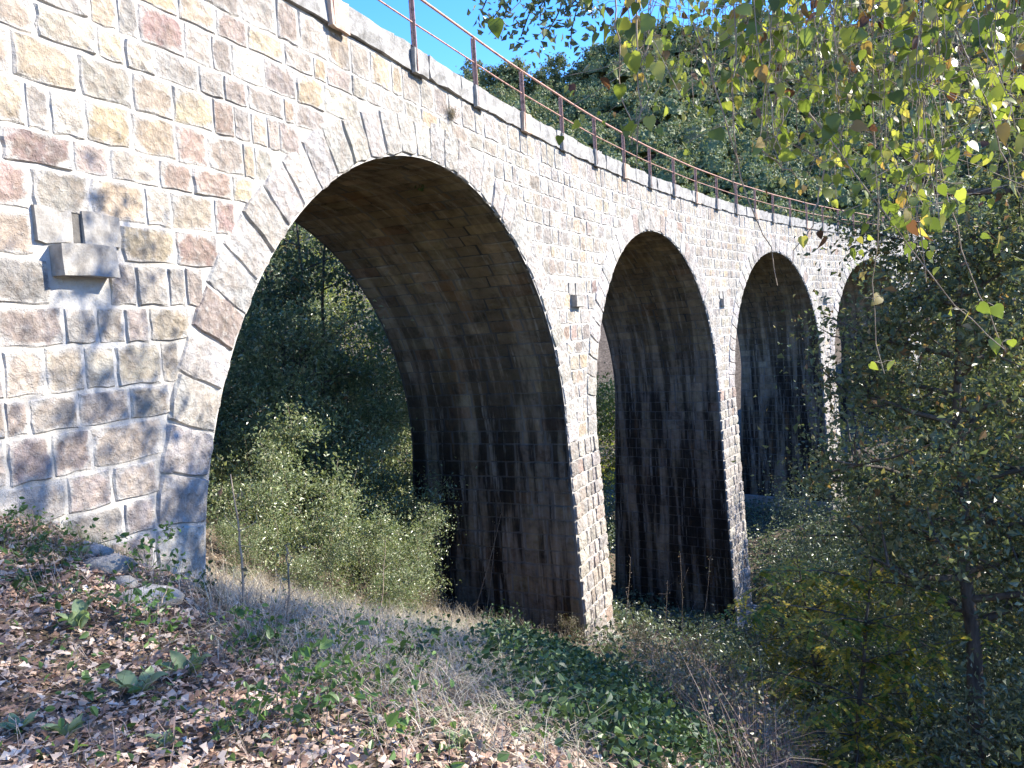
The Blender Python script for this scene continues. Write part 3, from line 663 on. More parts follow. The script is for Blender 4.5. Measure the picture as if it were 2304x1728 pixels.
for i, (x, y, s_, lb) in enumerate([(-5.4, 16.2, 1.0, 'low tangled bush just behind the near abutment'), (-4.4, 17.8, 1.1, 'low leafy bush in the middle of the arch floor'), (-3.6, 19.9, 1.1, 'low bush at the foot of the tall pale shrub'),
        (-5.0, 19.4, 1.0, 'twiggy low bush behind the arch floor'), (-6.6, 19.2, 1.2, 'rounded low bush further back on the left of the arch')]):
    plant('low_bush', lb, 'bush', x, y, GS, None, i * 1.3, s_)

for i, (x, y, s_, lb) in enumerate([(-4.7, 13.4, .72, 'low twiggy bush nearest the near abutment under the arch'), (-3.8, 14.2, .75, 'pale low bush left of the middle of the arch floor'), (-3.0, 15.2, .72, 'pale low bush in the middle of the arch floor'), (-2.6, 16.6, .7, 'pale low bush right of the middle of the arch floor'), (-2.9, 18.4, .8, 'pale low bush touching the dark pier'), (-4.3, 11.9, .36, 'small bush behind the corner of the near abutment'), (-3.3, 12.3, .4, 'small pale bush on the straw under the arch'), (-2.3, 13.4, .42, 'small pale bush on the straw nearer the dark pier')]):
    plant('low_bush', lb, 'bush', x, y, GS, None, 2 + i * 1.9, s_)

# ---- right-hand wood
GT = plant_geo(17.9, 3.6, .60, 26, 27000, .10, 31, M_OAK, M_BARK, .2, .62, .10, r0=.24, up=.35)
plant('tall_oak_tree', 'tall oak just off the right edge whose crown shades the bank', 'tree', 6.3, 8.4, GT)
GR1 = plant_geo(8.4, 1.75, .46, 32, 32000, .075, 32, M_OAK, M_BARK, .2, .6, .15, r0=.13, up=.3, sub=6)
plant('oak_tree', 'near oak with dense small leaves overlapping the fourth arch', 'tree', 5.45, 9.4, GR1, None, 0.0, 1.08)
GR2 = plant_geo(9.8, 2.7, .15, 30, 34000, .09, 33, M_OAK, M_BARK, .2, .6, .16, r0=.17, up=.35, sub=6)
plant('oak_tree', 'larger dark oak behind the near oak at the right edge', 'tree', 9.5, 13.0, GR2, None, 0.0, 1.15)
plant('oak_tree', 'oak deeper in the shaded wood on the right', 'tree', 12.6, 20.5, GR2, None, 2.2, 1.2)
plant('oak_tree', 'dark oak at the right edge of the valley', 'tree', 11.5, 15.5, GR2, None, 3.9, 1.15)
plant('oak_tree', 'oak below the far arches on the valley floor', 'tree', 18.5, 31.5, GR2, None, 5.2, 1.15)
plant('oak_tree', 'oak standing against the far end of the viaduct', 'tree', 25.0, 38.0, GR2, None, 1.2, 1.3)
plant('oak_tree', 'oak among the right-hand trees, shading the second pier', 'tree', 16.5, 26.0, GR2, None, .4, 1.0)
plant('oak_tree', 'unseen oak added right of the near oak to shade it', 'tree', 10.6, 9.9, GR2, None, 2.9, 1.2)  # out of view; added only to throw shade on the near oak
GD = plant_geo(3.4, 1.9, .08, 20, 16000, .075, 34, M_HOLM, M_BARK, .15, .5, .17, stems=5, r0=.05)
for i, (x, y, s_, lb) in enumerate([(6.5, 11.4, 1.0, 'dark shrub under the near oak'), (7.4, 10.6, 1.2, 'dark shrub at the lower right edge'), (5.9, 7.8, 1.0, 'dark shrub in the bottom right corner'),
        (7.6, 17.5, 1.2, 'shaded shrub behind the yellow locust tree'), (9.6, 20.0, 1.3, 'shaded shrub on the valley floor right of the second pier'), (11.5, 26.5, 1.5, 'dark shrub in front of the third pier'),
        (9.0, 14.8, 1.2, 'shaded shrub between the locust and the right-hand oaks'), (14.0, 33.5, 1.6, 'dark shrub filling the foot of the third arch')]):
    plant('dark_shrub', lb, 'shrub', x, y, GD, None, i * 1.7, s_)

# locust tree with feathered leaves
def locust(x, y, H, R, seed):
    g = np.random.default_rng(seed); tr = Acc(); lf = Acc(); T = wob((0, 0, -.2), (.2, .1, H * .9), 9, .05, g); tr.tube(T, .05 * (1 - .8 * np.linspace(0, 1, 9)), 6)
    for k in range(26):
        t = .3 + .7 * k / 26; b = T[int(t * 8)]; az = k * 2.4 + g.uniform(-.4, .4); ln = R * g.uniform(.5, 1.1) * (1.15 - .6 * abs(t - .6))
        e = b + np.array([math.cos(az) * ln, math.sin(az) * ln, ln * g.uniform(.1, .5)]); B = wob(b, e, 7, .03, g); B[:, 2] -= np.linspace(0, 1, 7) ** 2 * ln * .25; tr.tube(B, .014 * (1 - .8 * np.linspace(0, 1, 7)), 4)
        for q in range(17):
            c = B[g.integers(1, 7)] + g.normal(0, .03, 3); d = unit(np.array([g.normal(), g.normal(), -.15 + g.normal() * .3])); L = g.uniform(.2, .34)
            m = 9; tt = np.linspace(.15, 1, m)[:, None]; rach = c + d * L * tt; rach[:, 2] -= (tt[:, 0] ** 2) * L * .45
            tr.tube(rach[[0, 4, 8]], .0025, 3); side = unit(np.cross(d, [0, 0, 1.]))
            for sg in (-1, 1):
                a = unit(side * sg + d * .25 + np.array([0, 0, -.35])); l = .072 * g.uniform(.8, 1.2); bb = unit(np.cross(a, [0, 0, 1.]) + g.normal(0, .2, 3)) * l * .36
                V = np.stack([rach, rach + a * l * .5 + bb, rach + a * l, rach + a * l * .5 - bb], 1).reshape(-1, 3); i = np.arange(m)[:, None] * 4
                lf.add(V, i + np.array([[0, 1, 2]]), i + np.array([[0, 2, 3]]))
    return tr.build('trunk', M_BARK, True), lf.build('crown', M_LOC)
GL = locust(0, 0, 4.6, 1.7, 41)
plant('young_locust_tree', 'young locust tree with yellowing feathered leaves in the shaded hollow', 'tree', 3.95, 9.4, GL, None, 0.0, .9)
plant('young_locust_tree', 'smaller locust sapling behind, with one pale green spray', 'tree', 6.4, 16.8, GL, None, 2.5, 1.15)

# ------------------------------------------------------------------ ground layer
def inpoly(px, py, poly):
    r = np.zeros(len(px), bool); j = len(poly) - 1
    for i in range(len(poly)):
        (x0, y0), (x1, y1) = poly[i], poly[j]
        c = ((y0 > py) != (y1 > py)) & (px < (x1 - x0) * (py - y0) / (y1 - y0 + 1e-9) + x0); r ^= c; j = i
    return r
def scatter(n, x0, x1, y0, y1, poly=None, g=rng, soft=40):
    x = g.uniform(x0, x1, n); y = g.uniform(y0, y1, n); z = ground_h(x, y); P = np.stack([x, y, z], 1)
    if poly is not None:
        px, py, d = project(P); k = inpoly(px + g.normal(0, soft, n), py + g.normal(0, soft * .5, n), poly) & (d > .3); P = P[k]
    return P
def front_of_wall(P): # drop whatever would stand inside the near abutment
    t = heading(0.0); q = (P[:, 0] + 3.135) * math.cos(t) - (P[:, 1] - 9.277) * math.sin(t)
    return P[(q > .03) | ((P[:, 0] + 3.135) * math.sin(t) + (P[:, 1] - 9.277) * math.cos(t) > -.9)]
LIT = [(-200, 1120), (130, 1190), (330, 1310), (520, 1460), (700, 1530), (1000, 1600), (1380, 1760), (1300, 2600), (-900, 2600), (-900, 1100)]
def litter():
    g = np.random.default_rng(51); P = front_of_wall(scatter(90000, -6, 2.0, .8, 8.6, LIT, g)); P = np.concatenate([P, front_of_wall(scatter(9000, -5, 2, 5, 13, None, g))]); P = P[:34000]; n = len(P)
    L = .018 + .08 * g.uniform(0, 1, n) ** 1.8; az = g.uniform(0, 6.28, n); a = np.stack([np.cos(az), np.sin(az), g.normal(0, .35, n)], 1); a = unit(a)
    b = unit(np.cross(np.stack([g.normal(0, .45, n), g.normal(0, .45, n), np.ones(n)], 1), a)); nn = np.cross(a, b); c = P + np.array([0, 0, 1]) * (L * .25 + g.uniform(0, .03, n))[:, None]
    t = [(-.5, 0, 0), (-.15, .17, .12), (.0, .10, .06), (.2, .26, .16), (.5, 0, .05), (.2, -.26, .16), (.0, -.10, .06), (-.15, -.17, .12)]
    cu = g.normal(.4, .8, n)[:, None] * L[:, None]
    V = np.stack([c + a * L[:, None] * q[0] + b * L[:, None] * q[1] + nn * cu * q[2] for q in t], 1).reshape(-1, 3); i = np.arange(n)[:, None] * 8
    f = np.concatenate([i + np.array([k]) for k in ((0, 1, 7), (1, 2, 7), (2, 6, 7), (2, 3, 6), (3, 5, 6), (3, 4, 5))])
    obj('leaf_litter', mesh('leaf_litter', V, [f], M_LITTER), label='brown fallen oak leaves covering the bank in the foreground', cat='leaf litter', kind='stuff')
litter()
def blades(P, L, wd, g, lay=.6, seg=3):
    n = len(P); az = g.uniform(0, 6.28, n); d = np.stack([np.cos(az), np.sin(az), np.zeros(n)], 1); side = np.stack([-np.sin(az), np.cos(az), np.zeros(n)], 1)
    L = L * g.uniform(.5, 1.2, n); ly = np.clip(lay + g.normal(0, .25, n), .02, 1.3); rows = []
    for k in range(seg + 1):
        t = k / seg; ang = (ly * (.25 + 1.0 * t))[:, None]; h = (t * L)[:, None]
        c = P + d * np.sin(ang) * h + np.array([0, 0, 1.]) * np.cos(ang) * h; wv = wd * (1 - t * .85)
        rows += [c - side * wv, c + side * wv]
    V = np.stack(rows, 1).reshape(-1, 3); m = 2 * (seg + 1); i = np.arange(n)[:, None] * m
    return V, np.concatenate([i + np.array([[2 * k, 2 * k + 1, 2 * k + 3, 2 * k + 2]]) for k in range(seg)])
STR = [(400, 1330), (620, 1300), (930, 1330), (1330, 1400), (1300, 1500), (1250, 1600), (1330, 1740), (1000, 1740), (760, 1580), (500, 1460)]
def straw():
    g = np.random.default_rng(52); P = front_of_wall(scatter(110000, -4.5, 2.2, 2.6, 14, STR, g)); P = P[:22000]
    V, f = blades(P, .34, .003, g, .95); obj('dry_grass', mesh('dry_grass', V, [f], M_STRAW), label='matted pale dry grass on the slope below the arch', cat='dry grass', kind='stuff')
    P = front_of_wall(scatter(30000, -5.5, 2, 1.6, 11, None, g))[:3500]; P = np.concatenate([P, front_of_wall(scatter(3000, -5, -3.3, 5.6, 8.4, None, g))])
    Q = front_of_wall(scatter(12000, -6, 1.6, 1, 8.4, LIT, g))[:1500]; Vt, ft = blades(Q + np.array([0, 0, .03]), .28, .003, g, 1.45); obj('fallen_twigs', mesh('fallen_twigs', Vt, [ft], M_CANE), label='thin brown twigs lying among the fallen leaves', cat='twigs', kind='stuff')
    V, f = blades(P, .16, .002, g, .45); obj('green_grass', mesh('green_grass', V, [f], M_GRASS), label='thin green grass blades scattered through the leaves', cat='grass', kind='stuff')
straw()
IVY = [(1130, 1420), (1290, 1400), (1420, 1440), (1600, 1560), (1760, 1760), (1330, 1760), (1180, 1620), (1120, 1500)]
DRY = [(1380, 1420), (1700, 1400), (2000, 1600), (2350, 1650), (2350, 1800), (1700, 1800), (1520, 1580)]
FLO = [(420, 1310), (940, 1320), (1380, 1400), (1000, 1440), (560, 1400)]
def cover():
    g = np.random.default_rng(53)
    def mass(P, hmax, leaf, per, aspect, rd=True):
        C = np.repeat(P, per, 0); n = len(C); C = C + g.normal(0, .10, (n, 3)) * np.array([1, 1, .4]) + np.array([0, 0, 1]) * (g.uniform(0, 1, n) ** .8 * hmax)[:, None]
        return leaf_quads(C, leaf * g.uniform(.6, 1.4, n), aspect, .1, g, .3, round_=rd)
    P = scatter(30000, -.6, 5.5, 2.8, 15, IVY, g)[:5200]; V, f = mass(P, .36, .050, 6, .72)
    obj('ivy_cover', mesh('ivy_cover', V, [f], M_IVY), label='glossy dark green creeper spilling over the brow of the bank', cat='ground cover', kind='stuff')
    P = front_of_wall(scatter(26000, -4, 2, 3.5, 16, [(600, 1400), (1200, 1380), (1250, 1740), (1000, 1740), (640, 1560)], g))[:900]; P = np.concatenate([P[:520], front_of_wall(scatter(9000, -5, 0, 2, 8, LIT, g))[:150]]); V, f = mass(P, .13, .05, 7, .55)
    obj('low_herbs', mesh('low_herbs', V, [f], M_HERB), label='small fresh green herbs scattered over the bank', cat='herbs', kind='stuff')
    P = scatter(160000, .8, 9, 3.2, 18, DRY, g)[:9000]; a = Acc(); n = len(P)
    V, f = blades(P, .75, .0035, g, .7, 4); a.add(V, f); V, f = blades(P[:3000], 1.25, .003, g, .35, 4); a.add(V, f)
    obj('dead_bracken', a.build('dead_bracken', M_CANE), label='reddish brown tangle of dead stems on the slope', cat='undergrowth', kind='stuff')
    V, f = mass(P[3000:7000], .95, .04, 5, .6); obj('bramble_leaves', mesh('bramble_leaves', V, [f], M_BRAM), label='small dull bramble leaves over the dead stems', cat='undergrowth', kind='stuff')
    P = scatter(50000, -8, 4, 9, 24, None, g)[:9000]; V, f = blades(P, .45, .004, g, .6); obj('arch_floor_grass', mesh('arch_floor_grass', V, [f], M_STRAW), label='thin straw and stalks on the ground beneath the arch', cat='dry grass', kind='stuff')
    P = np.concatenate([scatter(40000, 1.5, 26, 9, 38, None, g)[:8000], scatter(15000, 6, 26, 20, 48, None, g)]); V, f = mass(P, .8, .14, 4, .6, False); obj('valley_undergrowth', mesh('valley_undergrowth', V, [f], M_HOLM), label='dark undergrowth filling the shaded valley floor', cat='undergrowth', kind='stuff')
cover()

# ---- tall dry canes rising in front of the dark arches
def cane(px0, py0, px1, py1, label, seed, bend=.1, leaves=14, yy=None):
    g = np.random.default_rng(seed); b = at(px0, py0) if yy is None else None
    if b is None: d = ray(px0, py0); b = np.array([d[0] * yy, yy, gz(d[0] * yy, yy)])
    e = ray(px1, py1) * b[1]; e[1] += g.uniform(-.2, .2); P = wob(b - np.array([0, 0, .05]), e, 12, .012, g); t = np.linspace(0, 1, 12); P[:, 0] += np.sin(t * 3.1) * bend
    root = obj('bramble_cane', None, label=label, cat='bramble', loc=b.tolist()); a = Acc(); P = P - b; a.tube(P, .011 * (1 - .7 * t) + .0015, 5)
    for k in range(5):
        q = P[g.integers(3, 12)]; a.tube(wob(q, q + g.normal(0, .12, 3) + np.array([0, 0, .05]), 4, .01, g), .0025, 4)
    obj('stem', a.build('stem', M_TWIG, True), root)
    C = P[g.integers(2, 12, leaves)] + g.normal(0, .06, (leaves, 3)); V, f = leaf_quads(C, g.uniform(.03, .065, leaves), .6, .2, g); obj('leaves', mesh('leaves', V, [f], M_BRAM), root)
for i, (a_, b_, c_, d_, lb) in enumerate([(1062, 1388, 1132, 1150, 'long straight pale cane leaning right before the dark first pier'), (1092, 1388, 1112, 1182, 'shorter cane crossing the long leaning one'), (1018, 1330, 992, 1163, 'leafy cane leftmost before the dark first pier'),
        (1166, 1400, 1154, 1150, 'thin wavy cane in the middle of the dark first pier'), (1225, 1400, 1236, 1158, 'wavy cane beside the lit face of the first pier'), (1262, 1420, 1228, 1240, 'drooping cane close to the foot of the first pier'),
        (1398, 1440, 1420, 1252, 'leafy upright cane just right of the lit first pier'), (1430, 1470, 1412, 1330, 'arching cane with hanging tips at the first pier'), (1488, 1480, 1497, 1310, 'short cane in front of the second arch'),
        (1556, 1580, 1592, 1252, 'tall cane with hooked tip before the second arch'), (1535, 1500, 1530, 1245, 'dim leafy cane deep in the second arch'), (1700, 1560, 1760, 1310, 'leafless cane below the second pier'), (1905, 1640, 1860, 1510, 'grey stalk in the brambles at the bottom right'),
        (2275, 1728, 2285, 1500, 'pale bare stalk standing at the bottom right corner'), (2050, 1728, 2095, 1610, 'pale leafy stalk left of the bottom right corner'), (545, 1390, 505, 1080, 'thin stalk rising before the near abutment corner'), (640, 1400, 655, 1210, 'dry stalk in the middle of the arch floor'), (850, 1400, 862, 1215, 'dry stalk in front of the pale shrub')]):
    cane(a_, b_, c_, d_, lb, 400 + i, .04)
GBR = [plant_geo(1.25, .8, .1, 16, 1900, .05, 130 + k, M_BRAM, M_TWIG, .2, .6, .2, stems=9, r0=.02, up=.9, sub=5) for k in range(2)]
for i, (px, py, s_, lb) in enumerate([(1450, 1500, .8, 'bramble bush at the right of the lit first pier'), (1560, 1530, .9, 'bramble bush in front of the dark second pier'), (1650, 1585, .8, 'bramble bush below the lit edge of the second pier'), (1530, 1650, .7, 'bramble bush growing out of the dark creeper'), (1760, 1650, .8, 'bramble bush at the near edge of the shaded hollow'),
        (1920, 1690, .8, 'bramble bush under the yellowing locust'), (2080, 1710, .8, 'bramble bush at the bottom right under the near oak'), (2230, 1700, .9, 'bramble bush in the bottom right corner'), (1290, 1455, .5, 'small bramble at the left of the lit pier foot'), (960, 1390, .5, 'small bramble at the left foot of the dark pier')]):
    d = at(px, py); plant('bramble_bush', lb, 'bramble', d[0], d[1], GBR[i % 2], None, i * 2.1, s_)
# fallen branch slanting up out of the hollow
def slant():
    g = np.random.default_rng(71); b = at(1610, 1575); e = ray(1960, 1295) * (b[1] + .5); a = Acc(); P = wob(b - np.array([0, 0, .1]), e, 13, .035, g)
    a.tube(P, np.linspace(.013, .004, 13), 6)
    for k in range(7): q = P[g.integers(4, 13)]; a.tube(wob(q, q + g.normal(0, .12, 3) + np.array([.08, 0, .08]), 4, .01, g), .004, 4)
    obj('slanting_branch', a.build('slanting_branch', M_TWIG, True), label='bare branch slanting up across the hollow by the second pier', cat='branch')
slant()

# ---- broad-leaved rosettes, seedlings, rocks
def big_leaf(L, Wd, bend, seed):
    g = np.random.default_rng(seed); V = []; m = 7; prof = [.05, .45, .85, 1.0, .9, .55, .04]
    for k in range(m):
        t = k / (m - 1); y = t * L; z = math.sin(t * bend) * L * .55 - t * t * L * .1
        for sx in (-1, -.5, 0, .5, 1): V.append((sx * prof[k] * Wd / 2, y, z + abs(sx) * .12 * Wd + g.normal(0, .004)))
    q = [[k * 5 + i, k * 5 + i + 1, k * 5 + 6 + i, k * 5 + 5 + i] for k in range(m - 1) for i in range(4)]
    return np.array(V), q
MUL = [mesh('rosette_leaf', V, [q], M_MULL, None, True) for V, q in (big_leaf(.20, .085, 1.1 + .3 * k, k) for k in range(4))]
for i, (px, py, s_, lb) in enumerate([(178, 1425, .95, 'woolly mullein rosette with upright leaves left of the leafy seedlings'), (318, 1572, .85, 'woolly mullein rosette lying flat in the middle of the leaves'), (150, 1668, .65, 'flat mullein rosette at the bottom left'), (45, 1650, .55, 'mullein rosette at the bottom left corner'),
        (175, 1258, .7, 'small mullein by the pale stones at the wall'), (430, 1525, .8, 'flattened mullein leaves in the shade of the seedlings'), (1040, 1690, .7, 'pale rosette at the bottom centre'), (370, 1690, .55, 'leafy rosette low in the foreground litter')]):
    p = at(px, py); r = obj('mullein_rosette', None, label=lb, cat='plant', loc=p.tolist()); g = np.random.default_rng(600 + i)
    for k in range(8):
        o = obj('leaf', MUL[int(g.integers(0, 4))], r); o.rotation_euler = (g.uniform(.0, .55) if i else g.uniform(.3, 1.0), g.normal(0, .2), k * 2.4 + g.uniform(-.3, .3)); o.scale = (s_ * g.uniform(.6, 1.15),) * 3
def seedling(name, label, p, H, R, nleaf, leaf, mat, seed):
    geo = plant_geo(H, R, .2, 10, nleaf, leaf, seed, mat, M_TWIG, -.3, .58, .22, stems=5, r0=.012, up=1.0, sub=2)
    e = obj(name, None, label=label, cat='plant', loc=p.tolist()); obj('stems', geo[0], e); obj('leaves', geo[1], e)
for i, (px, py, H_, R_, n_, lb) in enumerate([(100, 1345, .38, .24, 150, 'leafy green seedling left of the mullein near the wall'), (345, 1420, .42, .30, 190, 'leafy green seedling clump right of the grey rock'), (320, 1320, .34, .26, 140, 'light green seedling clump against the near abutment'), (470, 1345, .30, .16, 60, 'small seedling at the corner of the near abutment'),
        (700, 1650, .36, .30, 220, 'glossy green seedling clump in the lower middle of the bank'), (540, 1690, .2, .2, 90, 'low pale green seedling in the litter'), (135, 1190, .3, .2, 90, 'green seedling at the foot of the wall'), (610, 1480, .3, .2, 90, 'dim green seedling at the edge of the straw'),
        (560, 1500, .3, .25, 100, 'seedling in the shade between litter and straw'), (980, 1560, .35, .3, 130, 'upright green seedlings in the middle of the straw'), (1030, 1330, .8, .5, 260, 'taller green nettle-like plant at the foot of the dark pier'), (880, 1390, .6, .4, 200, 'green plant at the left foot of the dark pier'),
        (1120, 1440, .5, .45, 220, 'bright green plant before the dark vault'), (830, 1560, .35, .3, 130, 'green sprig in the straw left of centre'), (880, 1680, .25, .25, 110, 'small green clump at the bottom of the bank'), (1320, 1500, .6, .5, 260, 'light green leafy plant at the foot of the lit pier'), (1900, 1700, .5, .4, 120, 'yellowish sprig at the bottom right'), (40, 1230, .3, .3, 120, 'grassy green plant where wall meets bank')]):
    seedling('green_seedling', lb, at(px, py), H_, R_, n_, .05 if py > 1300 else .045, M_HERB if i % 3 else M_IVY, 700 + i)
def rock(px, py, sx, sy, sz, label, seed):
    g = np.random.default_rng(seed); p = at(px, py); n = 12; V = []; f = []
    for j in range(7):
        th = math.pi * j / 6
        for i in range(n): a = 2 * math.pi * i / n; k = 1 + .25 * math.sin(a * 2 + seed) + g.normal(0, .09); V.append((math.sin(th) * math.cos(a) * sx * k, math.sin(th) * math.sin(a) * sy * k, math.cos(th) * sz * (1 + g.normal(0, .06))))
    f = [[j * n + i, j * n + n + i, j * n + n + (i + 1) % n, j * n + (i + 1) % n] for j in range(6) for i in range(n)]
    obj('rock', mesh('rock', V, [f], M_ROCK, None, True), label=label, cat='rock', loc=(p[0], p[1], p[2] + sz * .35))
rock(330, 1365, .24, .16, .10, 'long grey rock half buried among the seedlings', 81); rock(240, 1290, .17, .13, .10, 'pale stone at the top of the bank by the wall', 82); rock(205, 1255, .14, .12, .08, 'mossy pale stone nearest the wall', 83)
rock(275, 1325, .10, .09, .07, 'small white stone above the grey rock', 84); rock(838, 1452, .12, .09, .05, 'rounded grey stone on the straw path', 85); rock(875, 1462, .10, .08, .04, 'crumbled white stone beside the rounded one on the path', 86); rock(745, 1660, .06, .05, .03, 'tiny grey stone in the litter', 87)

# ---- dry tuft on the spandrel and fern in the vault
def tuft():
    g = np.random.default_rng(91); d = ray(1012, 262); ss = np.arange(-5, 30, .01); P = PL(ss, 0, 0); i = np.argmin(abs(P[:, 0] / P[:, 1] - d[0] / d[1])); b = PL(ss[i], -.04, d[2] * P[i, 1] / d[1])
    Q = np.tile(b, (260, 1)) + g.normal(0, .05, (260, 3)); V, f = blades(Q, .24, .004, g, 1.0)
    obj('dry_tuft', mesh('dry_tuft', V, [f], M_STRAW), label='dry brown tuft growing from the wall above the first arch', cat='plant')
    c = CEN[0]; ph = math.radians(77); r0 = R_IN - .02; b = PL(c + r0 * math.cos(ph), 1.0, ZS + r0 * math.sin(ph)); Q = np.tile(b, (70, 1)) + g.normal(0, .02, (70, 3)); V, f = blades(Q, .3, .02, g, 1.9)
    obj('wall_fern', mesh('wall_fern', V, [f], M_IVY), label='small dark fern hanging from the vault near the crown', cat='plant')
tuft()

# ---- oak leaning over from the right of the viewpoint; the creeper hangs from it
def over_tree():
    g = np.random.default_rng(95); x, y = 3.6, 1.6; z = gz(x, y); root = obj('leaning_oak_tree', None, label='oak whose dark twigs hang into the sky at the top of the picture', cat='tree', loc=(x, y, z)); o = np.array([x, y, z]); a = Acc()
    T = np.array([(x, y, z - .3), (x - .05, y + .1, z + 1.6), (x - .15, y + .2, z + 3.2), (x - .2, y + .3, 1.6), (x - .5, y + .6, 2.6), (x - .8, y + .8, 4.2)]); a.tube(T - o, [.2, .16, .14, .12, .09, .03], 8)
    limbs = [((3.3, 1.95, 1.9), (1.9, 3.0, 2.0), (.2, 3.7, 1.75)), ((3.2, 2.1, 2.3), (2.6, 3.3, 2.2), (1.6, 4.3, 2.3)), ((3.3, 2.0, 2.0), (3.3, 3.4, 2.1), (3.0, 5.0, 2.5)), ((3.2, 2.1, 2.4), (1.6, 2.3, 2.0), (.9, 2.4, 1.75)), ((3.0, 2.3, 3.0), (2.4, 3.4, 3.4), (1.2, 3.9, 3.5))]
    an = []
    for l in limbs:
        P = np.array([np.array(l[0]) * (1 - t) ** 2 + 2 * np.array(l[1]) * t * (1 - t) + np.array(l[2]) * t * t for t in np.linspace(0, 1, 9)]) + g.normal(0, .02, (9, 3)); a.tube(P - o, np.linspace(.055, .012, 9), 6)
        for k in range(9): q = P[g.integers(3, 9)]; e = q + g.normal(0, .3, 3) + np.array([0, 0, .25]); a.tube(wob(q, e, 5, .02, g) - o, .005, 4); an += [e, (q + e) / 2]
    # drooping twigs against the sky
    for px, py in ((1085, 20), (1120, 62), (1150, 90), (1175, 40), (1205, 70), (1240, 60), (1270, 90), (1290, 40), (1225, 25), (1140, 30), (1265, 20), (1310, 60)):
        e = ray(px, py) * 3.55; b = np.array([ray(px + 50, 0)[0] * 3.6 + .15, 3.6, 1.78]); P = wob(b, e, 7, .015, g); a.tube(P - o, .003, 4); an += [P[3], P[4], P[5], P[6], P[6]] * 2
    an = np.array(an); n = 1000; C = an[g.integers(0, len(an), n)] + g.normal(0, .045, (n, 3)); V, f = leaf_quads(C - o, g.uniform(.025, .05, n), .55, .2, g)
    obj('trunk', a.build('trunk', M_BARK, True), root); obj('crown', mesh('crown', V, [f], M_HOLM), root)
over_tree()

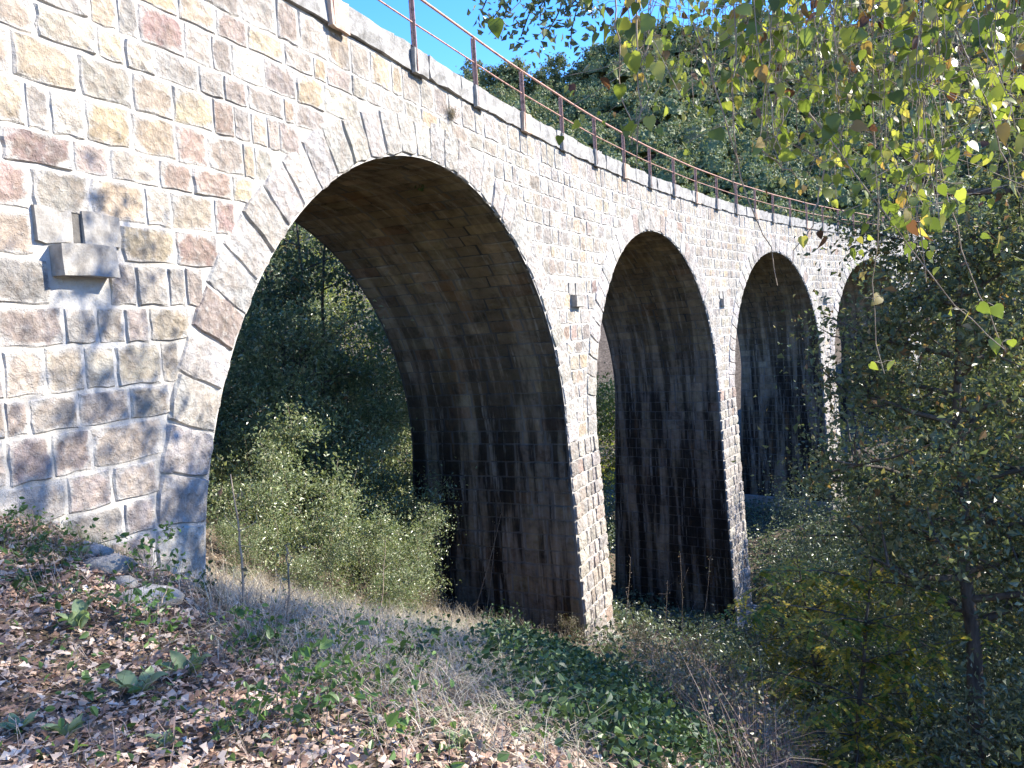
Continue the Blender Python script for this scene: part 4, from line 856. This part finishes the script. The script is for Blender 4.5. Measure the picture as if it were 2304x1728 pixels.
def heart():
    y = [0, -.06, .08, .32, .6, .84, 1.0]; x = [0, .20, .40, .44, .30, .12, 0]; V = []
    for k in range(7): V += [(0, max(y[k], 0) if k > 1 else 0, -.10 * y[k] ** 2), (x[k], y[k], .10 * x[k] - .16 * y[k] ** 2), (-x[k], y[k], .10 * x[k] - .16 * y[k] ** 2)]
    q = []
    for k in range(6): q += [[3 * k, 3 * k + 1, 3 * k + 4, 3 * k + 3], [3 * k, 3 * k + 3, 3 * k + 5, 3 * k + 2]]
    return np.array(V, float), np.array(q)
def creeper():
    g = np.random.default_rng(97); HV, HQ = heart(); st = Acc(); recs = []
    vine = obj('hanging_creeper', None, label='heart-leaved creeper hanging across the upper right of the picture', cat='creeper', loc=(1.9, 3.0, 2.0))
    o = np.array([1.9, 3.0, 2.0])
    def leaf_at(p, size):
        dn = unit(np.array([g.normal() * .55, g.normal() * .55, -1.0 + g.normal() * .3])); nr = unit(np.array([g.normal(), g.normal() - .5, g.normal() * .5 + .3])); X = unit(np.cross(dn, nr)); Z = np.cross(X, dn)
        M = np.eye(4); M[:3, 0] = X * size * g.uniform(.75, 1.0); M[:3, 1] = dn * size; M[:3, 2] = Z * size * g.uniform(.4, 1.6); M[:3, 3] = p; recs.append(M)
    def strand(b, e, amp, rad, dens, size, side=.28):
        P = wob(b, e, 14, amp, g); P[:, 2] -= np.sin(np.linspace(0, np.pi, 14)) * g.uniform(0, .05); st.tube(P - o, np.linspace(rad, rad * .5, 14), 4)
        L = np.linalg.norm(np.diff(P, axis=0), axis=1).sum(); n = int(L / .085)
        for k in range(n):
            t = (k + .5) / n * 13; q = P[int(t)] * (1 - t % 1) + P[min(int(t) + 1, 13)] * (t % 1); px, py, _ = project(q)
            if g.random() > dens or py < -260: continue
            for sg in (-1, 1):
                if g.random() < .2: continue
                e2 = q + unit(np.array([sg * g.uniform(.4, 1), g.normal() * .7, g.uniform(-.3, .5)])) * g.uniform(.025, .06); st.tube(np.array([q, (q + e2) / 2 + [0, 0, .006], e2]) - o, .0012, 3); leaf_at(e2, size * g.uniform(.65, 1.25))
            if g.random() < side:
                e3 = q + np.array([g.normal() * .16, g.normal() * .16, -g.uniform(.02, .2)]); st.tube(wob(q, e3, 4, .008, g) - o, .0012, 3)
                for m in range(3): leaf_at(e3 + g.normal(0, .03, 3), size * g.uniform(.5, 1.0))
    low = lambda px: np.interp(px, [1290, 1400, 1500, 1600, 1750, 1850, 1950, 2050, 2150, 2304], [110, 240, 270, 290, 340, 430, 530, 570, 470, 410])
    for i in range(150):
        px = g.uniform(1310, 2360) if i > 70 else g.uniform(1650, 2340); d = g.uniform(2.3, 4.6) if px > 1500 else g.uniform(2.2, 2.9); pb = px + g.normal(0, 60)
        strand(ray(px, -330) * d, ray(pb, low(pb) * g.uniform(.25, 1.05)) * d, .018, .0022, .85 if px > 1480 else .75, .049)
    # long bare runners and slanting stems
    for a_, b_, c_, d_, dd, dn in ((1390, -200, 1365, 330, 2.3, .3), (1430, -150, 1450, 420, 2.4, .3), (1560, 50, 1780, 640, 2.5, .25), (1700, 330, 1880, 420, 2.6, .3), (1855, 380, 1800, 560, 2.6, .05), (1800, 230, 2304, 770, 2.5, .35), (2050, 120, 2240, 780, 2.7, .2), (2150, 60, 2320, 520, 2.6, .3), (1960, -200, 1985, 860, 2.8, .35), (1640, -200, 1660, 470, 2.5, .15), (2080, -200, 2060, 620, 2.6, .4)):
        strand(ray(a_, b_) * dd, ray(c_, d_) * (dd + .1), .012, .003, dn, .055, .12)
    tops = [limb for limb in ((1.9, 2.8, 1.98), (2.4, 3.2, 2.2), (1.2, 2.5, 1.9))]
    obj('stems', st.build('stems', M_TWIG, True), vine)
    near = mesh('leaf', HV, [HQ], M_CLEM_O, None, True); sc = []
    for M in recs:
        x, y, d = project(M[:3, 3]); sc.append(np.linalg.norm(M[:3, 1]) / d if -40 < x < 2350 and -40 < y < 1760 else 0)
    order = np.argsort(-np.array(sc)); acc = Acc()
    for j, i in enumerate(order):
        M = recs[i].copy()
        M[:3, 3] -= o
        if j < 300: q = bpy.data.objects.new('leaf', near); COL.objects.link(q); q.parent = vine; q.matrix_local = Matrix(M.tolist())
        else: acc.add(HV @ M[:3, :3].T + M[:3, 3], HQ)
    obj('leaf_mass', acc.build('leaf_mass', M_CLEM, True), vine, kind='stuff'); print('creeper leaves', len(recs))
creeper()
